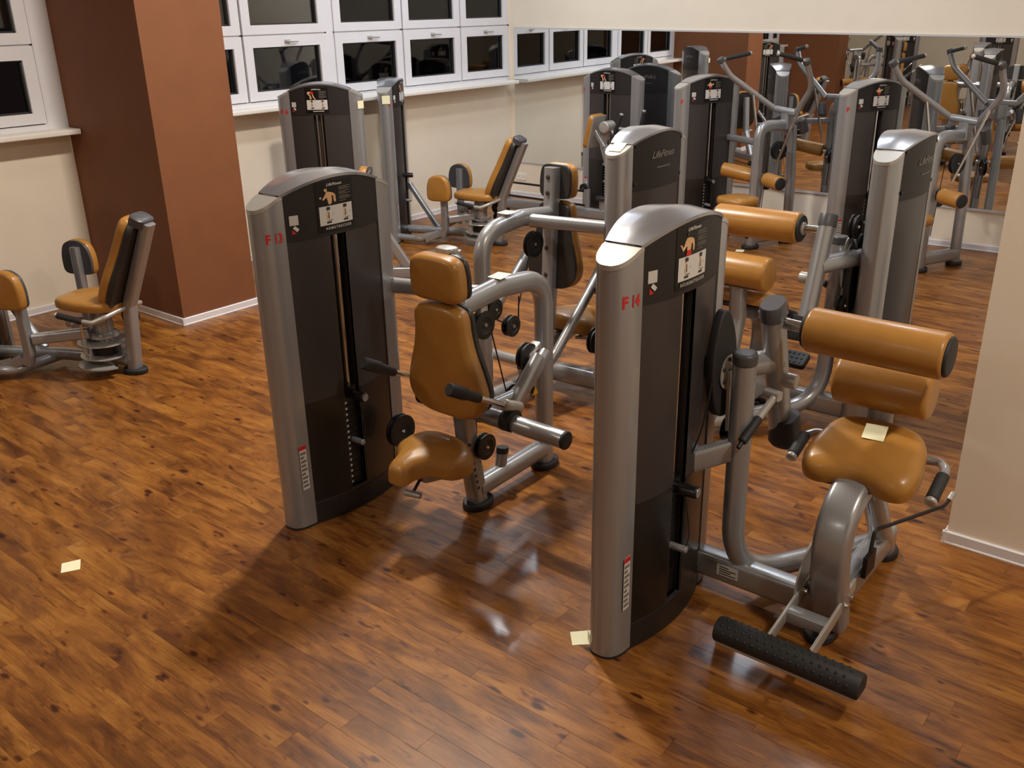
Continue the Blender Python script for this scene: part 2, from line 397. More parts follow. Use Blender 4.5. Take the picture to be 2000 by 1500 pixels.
# several panes side by side, so tight that they read as one mirror
mroot = empty('wall_mirror_panel', mpt(xa, 0, .0) + V((0, 0, .38)), 0, 'long frameless mirror mounted on the far cream wall', 'mirror')
ML0 = mroot.location
vs = []
for x in (xa, xb):
    for z in (bot(x), top(x)):
        vs += [mpt(x, z, .001) - ML0, mpt(x, z, .009) - ML0]
MB().add(vs, [(0, 2, 3, 1), (4, 5, 7, 6), (0, 1, 5, 4), (2, 6, 7, 3), (1, 3, 7, 5), (0, 4, 6, 2)]).build('mirror_glass', 'mirror', mroot, smooth=0)
for nm, fn, h0, h1 in (('top_rail', top, -.004, .012), ('bottom_rail', bot, -.018, .004)):
    vs = []
    for x in (xa, xb):
        for h in (h0, h1):
            vs += [mpt(x, fn(x) + h, .0015) - ML0, mpt(x, fn(x) + h, .014) - ML0]
    MB().add(vs, [(0, 2, 3, 1), (4, 5, 7, 6), (0, 1, 5, 4), (2, 6, 7, 3), (1, 3, 7, 5), (0, 4, 6, 2)]).build(nm, 'mirror_edge', mroot, smooth=0)

# windows
WN = [0]
def sash(parent, y0, y1, z0, z1, handle, blind):
    fx = XW + .002; d = .055; t = .085; bt = .085
    mb = MB()
    yo0, yo1, zo0, zo1 = y0 + .006, y1 - .006, z0 + .006, z1 - .006
    yi0, yi1, zi0, zi1 = y0 + t + .012, y1 - t - .012, z0 + bt, z1 - bt - .02
    for (a, b, c, dd) in ((yo0, yo1, zo0, zi0), (yo0, yo1, zi1, zo1), (yo0, yi0, zi0, zi1), (yi1, yo1, zi0, zi1)):
        box((fx - d, a, c), (fx + .018, b, dd), mb)
    sh = mb.build('sash', 'white_paint', parent, smooth=0)
    # bead slope
    mb = MB()
    for (a, b, c, dd) in ((yi0, yi1, zi0, zi0 + .012), (yi0, yi1, zi1 - .012, zi1), (yi0, yi0 + .012, zi0, zi1), (yi1 - .012, yi1, zi0, zi1)):
        box((fx - d, a, c), (fx - .004, b, dd), mb)
    mb.build('glazing_bead', 'rubber_strip', sh, smooth=0)
    box((fx - .030, yi0 + .002, zi0 + .002), (fx - .026, yi1 - .002, zi1 - .002)).build('pane', 'pane_glass', sh, smooth=0)
    if blind:
        box((fx - .12, yi0 - .05, zi0 + (.035 if blind == 2 else .0)), (fx - .112, yi1 + .05, zi1 + .05)).build('blind', 'blind', parent, smooth=0)
    if handle:
        ym = (y0 + y1) / 2; zc = zi1 + .045
        h = MB(); box((fx + .018, ym - .03, zc - .014), (fx + .028, ym + .03, zc + .014), h)
        sweep(fillet([(fx + .028, ym - .018, zc), (fx + .05, ym - .018, zc), (fx + .052, ym + .10, zc - .004)], .012, 5), P_oval(.014, .018), (0, 0, 1), h)
        h.build('handle', 'silver_light', sh)
def window_group(ys, label):
    WN[0] += 1
    y0, y1 = ys[0][0], ys[-1][1]
    r = bpy.data.objects.new('window_%d' % WN[0], None); C.objects.link(r); r['kind'] = 'structure'; r['label'] = label
    mb = MB()
    box((XW - .07, y0 - .03, ZS1), (XW + .004, y1 + .03, 1.428), mb)           # bottom frame
    box((XW - .07, y0 - .03, 1.985), (XW + .001, y1 + .03, 2.01), mb)
    for (a, b) in ys: 
        for q in (a, b): box((XW - .07, q - .014, 1.40), (XW + .001, q + .014, ZW1), mb)
    mb.build('window_frame', 'white_paint', r, smooth=0)
    for i, (a, b) in enumerate(ys):
        sash(r, a, b, 1.43, 2.0, True, 0)
        sash(r, a, b, 2.0, ZW1, False, 2 if (i + WN[0]) % 2 else 1)
window_group([(4.37, 5.325), (5.335, 6.305)], 'white two-sash window next to the brown pillar')
window_group([(6.395, 7.32), (7.33, 8.22), (8.23, 9.07)], 'white three-sash window next to the mirror corner')
window_group([(.55, 1.5), (1.51, 2.48), (2.49, 3.47)], 'white window left of the brown pillar')
window_group([(-.90, -.4), (-.39, .5)], 'white window between the two brown pillars, seen in the mirror')
window_group([(-5.5, -4.2), (-4.19, -2.9), (-2.89, -1.65)], 'white window past the second pillar')
for (a, b) in ((6.309, 6.391), (3.474, 3.64)):
    st('trim_1', box((XW - .07, a, ZS1), (XW + .008, b, ZW1)), 'white_paint', label='white painted post between window sashes')
for i, (a, b) in enumerate(((4.30, 9.03), (-.95, 3.625), (-5.9, -1.6))):
    st('trim_sill', sweep([(XW + .085, a, 1.37), (XW + .085, b, 1.37)], P_rrect(.23, .04, .008), (1, 0, 0)), 'sill_white', smooth=40, label='white window sill ' + ('between pillar and mirror corner', 'over the adductor machine beside the pillar', 'beyond the second pillar')[i])

# socket on the mirror wall
def socket():
    p = mpt(-7.36, .235, .0); r = empty('wall_socket', mpt(-7.26, .24, .001), 0, 'white double power socket low on the wall under the mirror', 'socket')
    M = Matrix.Translation((0, 0, 0)) @ Matrix((MD, V((0, 0, 1)), MN)).transposed().to_4x4()
    pad(rround(.152, .082, .008), .009, .003, 0).build('plate', 'socket_white', r, M)
    for s in (-.036, .036):
        q = lathe([(.0, .0095), (.021, .0095), (.024, .011), (.026, .0095), (.026, .009)][::-1], (s, 0, 0), (0, 0, 1), 20).build('socket_ring', 'socket_white', r, M)
        mb = MB(); lathe([(.0025, 0), (.0025, .012)], (s - .0095, 0, 0), (0, 0, 1), 8, mb); lathe([(.0025, 0), (.0025, .012)], (s + .0095, 0, 0), (0, 0, 1), 8, mb)
        mb.build('pin_hole', 'dark_print', q, M)
socket()

# ceiling lamps
for (lx, ly, sx, sy, wt, lc), lo, lab in zip(LAMPS, LAMP_OBJS, LAMP_LABELS):
    r = empty('ceiling_light', (lx, ly, CEIL), 0, lab, 'lamp', 'ceiling lamps')
    M = Matrix.Identity(4)
    mb = MB(); box((-sx / 2 - .03, -sy / 2 - .03, -.06), (sx / 2 + .03, sy / 2 + .03, -.0005), mb).build('lamp_housing', 'lamp_housing', r, smooth=0)
    box((-sx / 2, -sy / 2, -.068), (sx / 2, sy / 2, -.061)).build('diffuser', {WARM: 'lamp_warm', NEUT: 'lamp_neut', COOL: 'lamp_cool', DAYL: 'lamp_day'}[lc], r, smooth=0)
    lo.parent = r

# floor planks: 91 x 914 mm strips running along the mirror wall direction
PW, PL, TH = .0914, .914, .004
def plank_geo(x0, x1, y0, y1, c=.0005, z0=-.0042):
    g = .0002
    x0 += g; x1 -= g; y0 += g; y1 -= g
    return [(x0, y0, z0), (x1, y0, z0), (x1, y1, z0), (x0, y1, z0), (x0, y0, -c * .6), (x1, y0, -c * .6), (x1, y1, -c * .6), (x0, y1, -c * .6),
            (x0 + c, y0 + c, 0), (x1 - c, y0 + c, 0), (x1 - c, y1 - c, 0), (x0 + c, y1 - c, 0)], \
           [(0, 1, 5, 4), (1, 2, 6, 5), (2, 3, 7, 6), (3, 0, 4, 7), (4, 5, 9, 8), (5, 6, 10, 9), (6, 7, 11, 10), (7, 4, 8, 11), (8, 9, 10, 11)]
def build_floor():
    planks = []
    y = ROOM_Y0; row = 0
    while y < 9.42:
        off = random.random() * PL; x = XW - .02 - off
        while x < ROOM_X1:
            xa_, xb_ = max(x, XW), min(x + PL, ROOM_X1)
            yend = min(y + PW, 9.41)
            if xb_ - xa_ > .03: planks.append((xa_, xb_, y, yend))
            x += PL
        y += PW; row += 1
    def inview(p):
        cx, cy = (p[0] + p[1]) / 2, (p[2] + p[3]) / 2
        u, v, d = proj((cx, cy, 0))
        return d if d > .1 and -250 < u < 2250 and -50 < v < 1600 and not (cx > NWX and cy > NWY) else None
    def full(p): return abs(p[1] - p[0] - PL) < 1e-4 and abs(p[3] - p[2] - PW) < 1e-4
    near = sorted([(inview(p), i) for i, p in enumerate(planks) if inview(p) and full(p)])[:300]
    ids = {i for _, i in near}
    vs, fs = plank_geo(-PL / 2, PL / 2, -PW / 2, PW / 2)
    me = bpy.data.meshes.new('plank'); me.from_pydata(vs, [], fs); uvl = me.uv_layers.new(name='plank')
    for l in me.loops: c = me.vertices[l.vertex_index].co; uvl.data[l.index].uv = (c.x, c.y)
    me.materials.append(MATS['plank_wood'])
    for i in ids:
        p = planks[i]; o = bpy.data.objects.new('plank', me); C.objects.link(o); o.parent = floor
        o.location = ((p[0] + p[1]) / 2, (p[2] + p[3]) / 2, 0)
    av, af, uvs, rn = [], [], [], []
    for i, p in enumerate(planks):
        if i in ids: continue
        vs, fs = plank_geo(*p); o = len(av); av += vs; rv = random.random()
        cx, cy = (p[0] + p[1]) / 2, (p[2] + p[3]) / 2
        uvs += [(q[0] - cx, q[1] - cy) for q in vs]; rn += [rv] * len(vs)
        af += [tuple(k + o for k in f) for f in fs]
    me = bpy.data.meshes.new('floor_planks'); me.from_pydata(av, [], af); uvl = me.uv_layers.new(name='plank')
    for l in me.loops: uvl.data[l.index].uv = uvs[l.vertex_index]
    at = me.attributes.new('rnd', 'FLOAT', 'POINT'); at.data.foreach_set('value', rn)
    me.materials.append(MATS['plank_wood_far'])
    o = bpy.data.objects.new('floor_planks', me); C.objects.link(o); o.parent = floor; o['kind'] = 'stuff'
build_floor()

# ------------------------------------------------------------------ weight tower shared by the machines
ZC = 1.515
def circ(cx, cy, r, n=12, ry=None): return [(cx + r * math.cos(2 * PI * i / n), cy + (ry or r) * math.sin(2 * PI * i / n)) for i in range(n)]
FIGS = {
 'arm': [('skin_print', [(.45, .72), (.62, .70), (.85, .62), (.98, .50), (1.0, .15), (.92, .08), (.86, .2), (.85, .45), (.74, .5), (.76, .3), (.72, .05), (.55, .0), (.5, .2), (.44, .42), (.28, .28), (.18, .3), (.22, .36), (.38, .58)]),
         ('skin_print', circ(.42, .82, .09, 12, .11)), ('skin_print', circ(.09, .42, .06)), ('dark_print', [(.36, .88), (.5, .86), (.52, .98), (.4, .98)])],
 'back': [('skin_print', [(.45, .74), (.6, .74), (.82, .70), (.95, .58), (1.0, .3), (.96, .12), (.88, .12), (.86, .4), (.78, .5), (.74, .28), (.72, .18), (.48, .16), (.46, .4), (.36, .30), (.22, .18), (.08, .42), (.02, .48), (.12, .5), (.22, .34), (.36, .62)]),
          ('dark_print', circ(.53, .88, .09, 12, .11)), ('red_print', [(.48, .18), (.73, .2), (.78, .0), (.76, -.16), (.46, -.16), (.42, 0)])],
 'legs': [('skin_print', [(.05, .75), (.2, .88), (.4, .8), (.42, .7), (.24, .66), (.42, .4), (.5, .12), (.34, 0), (.3, .12), (.3, .38), (.08, .6)]),
          ('skin_print', [(.52, .66), (.62, .6), (.72, .3), (.9, 0), (.78, 0), (.6, .28)]), ('red_print', [(.4, .9), (.62, .85), (.7, .62), (.5, .55), (.38, .7)])],
 'pull': [('skin_print', [(.1, .5), (.3, .6), (.5, .9), (.7, .6), (.95, .7), (.98, .55), (.75, .45), (.7, .2), (.4, .2), (.35, .4)]), ('red_print', circ(.55, .22, .16))],
}
class Mach:
    def __init__(s, root, M=None): s.root = root; s.M = M or Matrix.Identity(4)
    def p(s, name, mb, material, parent=None, smooth=40, label=None, M=None):
        return mb.build(name, material, parent or s.root, M=s.M if M is None else M, smooth=smooth, label=label)
def rings_mesh(outline, zlo, zhi):
    n = len(outline); vs = [(x, y, zlo(x, y)) for x, y in outline] + [(x, y, zhi(x, y)) for x, y in outline]
    return MB().add(vs, [tuple(range(n))[::-1], tuple(range(n, 2 * n))] + [(i, (i + 1) % n, n + (i + 1) % n, n + i) for i in range(n)])
def tower(m, hl=.268, front=None, fnum=None, name_text=None, figure='arm', detail=1, stack_top=.60, pin=.345, zs=1., sticker=True, logo_back=True):
    zc = ZC * zs; zp = 1.32 * zs; CW, CO = .068, .098
    vf = lambda u: .058 + .046 * (1 - (u / hl) ** 2)
    arch = lambda u: zc + .056 * (1 - (u / hl) ** 2)
    NU = 14; us = [-hl + 2 * hl * i / NU for i in range(NU + 1)]
    # side columns
    for s in (-1, 1):
        ol = []
        for i in range(19):
            a = -PI / 2 + PI * i / 18; c, sn = math.cos(a), math.sin(a)
            ol.append((CW * math.copysign(abs(sn) ** .8, sn), s * (hl - .012 + (CO + .012) * abs(c) ** .75)))
        zt = lambda x, y: zc - .002 - .048 * max(0, (abs(y) - hl) / CO)
        col = m.p('column', rings_mesh(ol, lambda x, y: .012, lambda x, y: zt(x, y) - .018), 'silver')
        m.p('column_cap', rings_mesh([(x * 1.012, s * (hl - .012 + (abs(y) - hl + .012) * 1.015)) for x, y in ol], lambda x, y: zt(x, y) - .0165, lambda x, y: zt(x, y)), 'silver_light', col, 30)
        m.p('column_foot', rings_mesh([(x * .99, s * (hl - .012 + (abs(y) - hl + .012) * .99)) for x, y in ol], lambda x, y: 0.0, lambda x, y: .012), 'black_rubber', col, 30)
        if s < 0 and sticker:
            m.p('warning_sticker', box((CW + .0002, -hl - .046, .2), (CW + .0012, -hl - .008, .415)), 'white_card', col, 0, 'white warning sticker with red top')
            m.p('sticker_band', box((CW + .0012, -hl - .046, .395), (CW + .0016, -hl - .008, .415)), 'red_print', col, 0)
            mb = MB()
            for k in range(9): box((CW + .0012, -hl - .043, .212 + k * .020), (CW + .0015, -hl - .043 + (.031, .026, .031, .02)[k % 4], .224 + k * .020), mb)
            m.p('sticker_print', mb, 'print_dim', col, 0)
        if s < 0 and fnum:
            tv, tf = text_mesh(fnum, .054, 0, 1.0, bold=.035)
            w0 = max(x for x, y in tv); k = .072 / w0 if w0 > .072 else 1
            pts = []
            for x, y in tv:
                yy = -hl - .078 + x * k
                c = min(1, max(0, (-yy - hl + .012) / (CO + .012))) ** (1 / .75); sn = math.sqrt(max(0, 1 - c * c)); pts.append((CW * abs(sn) ** .8 + .0014, yy, zp + .008 + y))
            m.p('red_number', MB().add(pts, tf), 'red_print', col, 0, 'red painted number')
    def onf(u, z, s=1, eps=0): return (s * (vf(u) + eps), s * u if s > 0 else -u * -1 * 1, z)
    def P(u, z, s, eps): return (vf(u) + eps, u, z) if s > 0 else (-(vf(u) + eps), -u, z)
    def patch(u0, u1, z0, z1, s=1, eps=0., n=4, z0f=None, z1f=None, mb=None, th=0.):
        mb = mb or MB(); vs = []
        for i in range(n + 1):
            u = u0 + (u1 - u0) * i / n
            a = z0f(u) if z0f else z0; b = z1f(u) if z1f else z1
            vs += [P(u, a, s, eps), P(u, b, s, eps)]
        fs = [(2 * i, 2 * i + 2, 2 * i + 3, 2 * i + 1) for i in range(n)]
        if th:
            o = len(vs)
            for i in range(n + 1):
                u = u0 + (u1 - u0) * i / n; a = z0f(u) if z0f else z0; b = z1f(u) if z1f else z1
                vs += [P(u, a, s, eps - th), P(u, b, s, eps - th)]
            fs += [(o + 2 * i + 1, o + 2 * i + 3, o + 2 * i + 2, o + 2 * i) for i in range(n)]
            fs += [(2 * i, o + 2 * i, o + 2 * i + 2, 2 * i + 2) for i in range(n)] + [(2 * i + 1, 2 * i + 3, o + 2 * i + 3, o + 2 * i + 1) for i in range(n)]
            fs += [(0, 1, o + 1, o), (2 * n, o + 2 * n, o + 2 * n + 1, 2 * n + 1)]
        return mb.add(vs, fs)
    # front shroud with the weight slot
    s0, s1, sb = -.058, .03, .115
    mb = MB()
    patch(-hl, s0, .0, zp, 1, 0, 8, mb=mb, th=.012); patch(s1, hl, .0, zp, 1, 0, 8, mb=mb, th=.012); patch(s0, s1, .0, sb, 1, 0, 3, mb=mb, th=.012)
    fr = m.p('front_shroud', mb, 'shroud', smooth=25)
    mb = MB()
    for u in (s0, s1):
        x = vf(u) - .001; k = .004 if u == s0 else -.004
        box((.04, min(u, u - k), sb), (x, max(u, u - k), zp), mb)
    m.p('slot_lining', mb, 'skirt', fr, 0)
    m.p('slot_back', box((.040, s0, .02), (.046, s1, zp)), 'shroud', fr, 0)
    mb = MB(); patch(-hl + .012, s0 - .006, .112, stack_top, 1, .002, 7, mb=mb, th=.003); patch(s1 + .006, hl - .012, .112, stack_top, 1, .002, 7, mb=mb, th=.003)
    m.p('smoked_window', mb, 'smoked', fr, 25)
    m.p('skirt', patch(-hl + .004, hl - .004, .0, .0, 1, .0045, 12, z0f=lambda u: .0, z1f=lambda u: .10, th=.004), 'skirt', smooth=25)
    for u in (-.037, .006):
        m.p('guide_rod', tube((.060, u, stack_top), (.060, u, zp), .0125, n=14), 'chrome')
    # weight stack
    nW = 15; z0 = .118; hW = (stack_top - .05 - z0) / nW
    if detail:
        pm = box((.047, s0 + .005, .0012), (.080, s1 - .005, hW - .0012)); tm = box((.080, s0 + .012, hW * .3), (.0806, s0 + .028, hW * .66))
        first = None
        for i in range(nW):
            MM = m.M @ Matrix.Translation((0, 0, z0 + i * hW))
            if first is None:
                a = m.p('weight_plate', pm, 'black', smooth=0, M=Matrix.Identity(4)); b = m.p('number_tag', tm, 'print_light', a, 0, M=Matrix.Identity(4)); first = (a, b)
            else:
                a = first[0].copy(); C.objects.link(a); a.parent = m.root; b = first[1].copy(); C.objects.link(b); b.parent = a
            a.matrix_local = MM
    else:
        mb = MB(); t2 = MB()
        for i in range(nW):
            box((.004, s0 + .005, z0 + i * hW + .0012), (.062, s1 - .005, z0 + (i + 1) * hW - .0012), mb); box((.062, s0 + .012, z0 + (i + .3) * hW), (.0626, s0 + .028, z0 + (i + .66) * hW), t2)
        q = m.p('weight_stack', mb, 'black', smooth=0); m.p('number_tags', t2, 'print_light', q, 0)
    hd = m.p('stack_head', box((.047, s0 + .004, stack_top - .05), (.092, s1 - .004, stack_top + .015)), 'black_gloss', smooth=0)
    kz = stack_top - .028
    m.p('knob', capsule((.085, -.004, kz), (.172, .004, kz), .024, .006), 'black_gloss', hd)
    m.p('knob_face', lathe([(0, .002), (.017, .002), (.018, 0)][::-1], (.172, .004, kz), (1, .05, 0), 20), 'silver', hd)
    pn = m.p('selector_pin', capsule((.06, -.012, pin), (.148, -.008, pin), .014, .004), 'silver')
    m.p('pin_cord', sweep(smoothpath([(.14, -.006, pin), (.14, .014, pin + .07), (.115, .012, kz - .02)], 6), P_round(.0022, 6)), 'black', pn)
    # placards and arched top
    pf = m.p('front_placard', patch(-hl, hl, zp, 0, 1, .005, NU, z1f=lambda u: arch(u) - .002, th=.02), 'placard', smooth=25)
    m.p('back_shroud', patch(-hl, hl, .0, zp, -1, 0, NU, th=.012), 'shroud', smooth=25)
    pb = m.p('back_placard', patch(-hl, hl, zp - .06, 0, -1, .005, NU, z1f=lambda u: arch(u) - .002, th=.02), 'placard', smooth=25)
    vs = []; nv = 7
    for u in us:
        w = vf(u) + .009
        for j in range(nv):
            q = -1 + 2 * j / (nv - 1); vs.append((q * w, u, arch(u) + .012 * (1 - abs(q)) * (1 - (u / hl) ** 4)))
        for j in range(nv):
            q = 1 - 2 * j / (nv - 1); vs.append((q * w, u, arch(u) - .012))
    k = 2 * nv; fs = [(i * k + j, i * k + (j + 1) % k, (i + 1) * k + (j + 1) % k, (i + 1) * k + j) for i in range(NU) for j in range(k)]
    fs += [tuple(range(k))[::-1], tuple(NU * k + j for j in range(k))]
    m.p('top_cap', MB().add(vs, fs), 'cap_metal', smooth=14)
    # printed matter on the front placard
    zz = zp - 1.32
    bd = m.p('poster', patch(-.116, .082, 1.335 + zz, 1.547 + zz - .002, 1, .0065, 8), 'poster', pf, 25)
    m.p('exercise_card', patch(-.103, .072, 1.365 + zz, 1.444 + zz, 1, .0078, 8), 'white_card', pf, 25)
    m.p('label_sticker', patch(-.237, -.199, 1.387 + zz, 1.427 + zz, 1, .0065, 2), 'print_light', pf, 25, 'small blank white sticker')
    def poly(name, pts, material, eps, s=1, par=pf):
        n = len(pts); m.p(name, MB().add([P(u, z, s, eps) for u, z in pts], [tuple(range(n))]), material, par, 0)
    c0 = (-.212, 1.372 + zz); ca, sa = math.cos(-.75), math.sin(-.75)
    poly('sticker_mark', [(c0[0] + x * ca - y * sa, c0[1] + x * sa + y * ca) for x, y in ((-.012, -.007), (.012, -.007), (.012, .007), (-.012, .007))], 'white_card', .007)
    poly('sticker_mark', [(c0[0] - .018, c0[1] - .001), (c0[0] + .0, c0[1] - .02), (c0[0] - .018, c0[1] - .022)], 'red_print', .0066)
    fu0, fu1, fz0, fz1 = -.100, -.014, 1.449 + zz, 1.524 + zz
    for material, pts in FIGS[figure]:
        pp = [(fu0 + x * (fu1 - fu0), max(1.4455 + zz, fz0 + y * (fz1 - fz0))) for x, y in pts]
        poly('printed_figure', pp, material, .0082 if material != 'skin_print' else .0078)
    mb = MB(); z = 1.516 + zz; i = 0
    while z > 1.456 + zz:
        wd = (.066, .05, .066, .06, .038)[i % 5]
        patch(.004, .004 + wd, z - .0022, z, 1, .0078, 2, mb=mb); z -= .0052 if i % 3 != 2 else .009; i += 1
    m.p('small_print', mb, 'print_dim', pf, 0)
    def text(name, s, u, z, size, s_=1, shear=0., space=1., material='print_light', par=pf, fit=None):
        tv, tf = text_mesh(s, size, shear, space, bold=.02)
        k = 1.
        if fit: k = fit / max(x for x, y in tv)
        m.p(name, MB().add([P(u + x * k, z + y, s_, .0082) for x, y in tv], tf), material, par, 0)
    text('brand_lettering', 'LifeFitness', -.06, 1.526 + zz, .016, 1, .35, .95, fit=.084)
    if name_text: text('machine_name', name_text, -.088 if len(name_text) > 12 else -.078, 1.346 + zz, .0155, 1, 0, 1.3, fit=.155 if len(name_text) > 12 else .14)
    else: m.p('machine_name_line', patch(-.055, .04, 1.349 + zz, 1.355 + zz, 1, .0078, 3), 'print_light', pf, 0)
    # little exercise drawings
    for (uo, k) in ((-.068, 1), (.022, 1.05)):
        zb = 1.372 + zz
        for (a, b, c, d, mt) in ((0, .018, .055, .068, 'dark_print'), (.004, .012, .03, .055, 'skin_print'), (.0, .007, .016, .034, 'skin_print'), (.008, .013, .02, .046, 'dark_print'), (-.002, .022, .0, .008, 'dark_print'), (.006, .03, .01, .014, 'print_dim'), (.03, .033, .032, .036, 'dark_print')):
            poly('exercise_drawing', [(uo + a * k, zb + c), (uo + b * k, zb + c), (uo + b * k, zb + d), (uo + a * k, zb + d)], mt, .0088)
    if logo_back:
        text('brand_lettering', 'LifeFitness', -.12, zp + .105, .052, -1, .35, .95, 'print_dim', pb, fit=.24)
        m.p('back_small_print', patch(-.07, .07, zp + .05, zp + .056, -1, .0078, 3), 'print_dim', pb, 0)
        for u in (-hl + .03, hl - .03):
            for z in (zp - .02, zc - .01):
                m.p('bolt', lathe([(.011, 0), (.011, .004), (.007, .007)], P(u, z, -1, .004), (-1, 0, 0), 12), 'black', pb)

# small machine parts
def pulley(m, c, r, ax=(1, 0, 0), th=.034, parent=None):
    h = th / 2
    q = m.p('pulley', lathe([(.012, -h), (r * .55, -h), (r * .62, -h - .003), (r, -h), (r, -h + .007), (r - .013, -.004), (r - .013, .004), (r, h - .007), (r, h), (r * .62, h + .003), (r * .55, h), (.012, h)], c, ax, 28), 'black', parent)
    d = V(ax).normalized()
    m.p('axle_bolt', lathe([(.0, h + .008), (.006, h + .008), (.010, h + .003), (.010, -h - .003), (.006, -h - .008), (0, -h - .008)], c, d, 12), 'chrome', q)
    return q
def cable(m, pts, r=.0035, n=6):
    return m.p('cable', sweep(pts if len(pts) == 2 else smoothpath(pts, 6), P_round(r, 8), (.3, .1, .9)), 'black')
def foot(m, x, y, rx=.065, ry=.085, h=.035):
    ol = [(rx * math.cos(2 * PI * i / 28), ry * math.sin(2 * PI * i / 28)) for i in range(28)]
    q = pad(ol, h, .010, .0); q.tf(Matrix.Translation((x, y, 0)))
    return m.p('rubber_foot', q, 'black_rubber')
def bolts(m, pts, ax, parent, r=.008):
    for p_ in pts: m.p('bolt', lathe([(r, 0), (r, .003), (r * .6, .006)], p_, ax, 10), 'dark_print', parent)
def grip(m, a, b, r, parent=None, end=True):
    a, b = V(a), V(b); d = (b - a).normalized()
    q = m.p('grip', capsule(a, b, r, .006), 'black_rubber', parent)
    if end: m.p('grip_end', capsule(b - d * .002, b + d * .018, r * .95, .008), 'silver_light', q)
    return q
def triangle_sign(m, c, u, v, parent, s=.022):
    c, u, v = V(c), V(u), V(v)
    m.p('warning_triangle', MB().add([c - u * s - v * s * .7, c + u * s - v * s * .7, c + v * s], [(0, 1, 2)]), 'yellow_print', parent, 0)
BACK_HALF = [(0, 0), (.10, .005), (.165, .03), (.205, .075), (.215, .14), (.19, .23), (.158, .32), (.142, .40), (.138, .46), (.12, .50), (.06, .518), (0, .52)]
HEAD_HALF = [(0, 0), (.09, .0), (.13, .02), (.139, .07), (.136, .13), (.122, .175), (.08, .195), (0, .198)]
SADDLE = [(0, -.150), (.035, -.146), (.056, -.122), (.066, -.08), (.095, -.03), (.165, .025), (.19, .09), (.185, .15), (.13, .20), (.06, .215), (0, .215)]

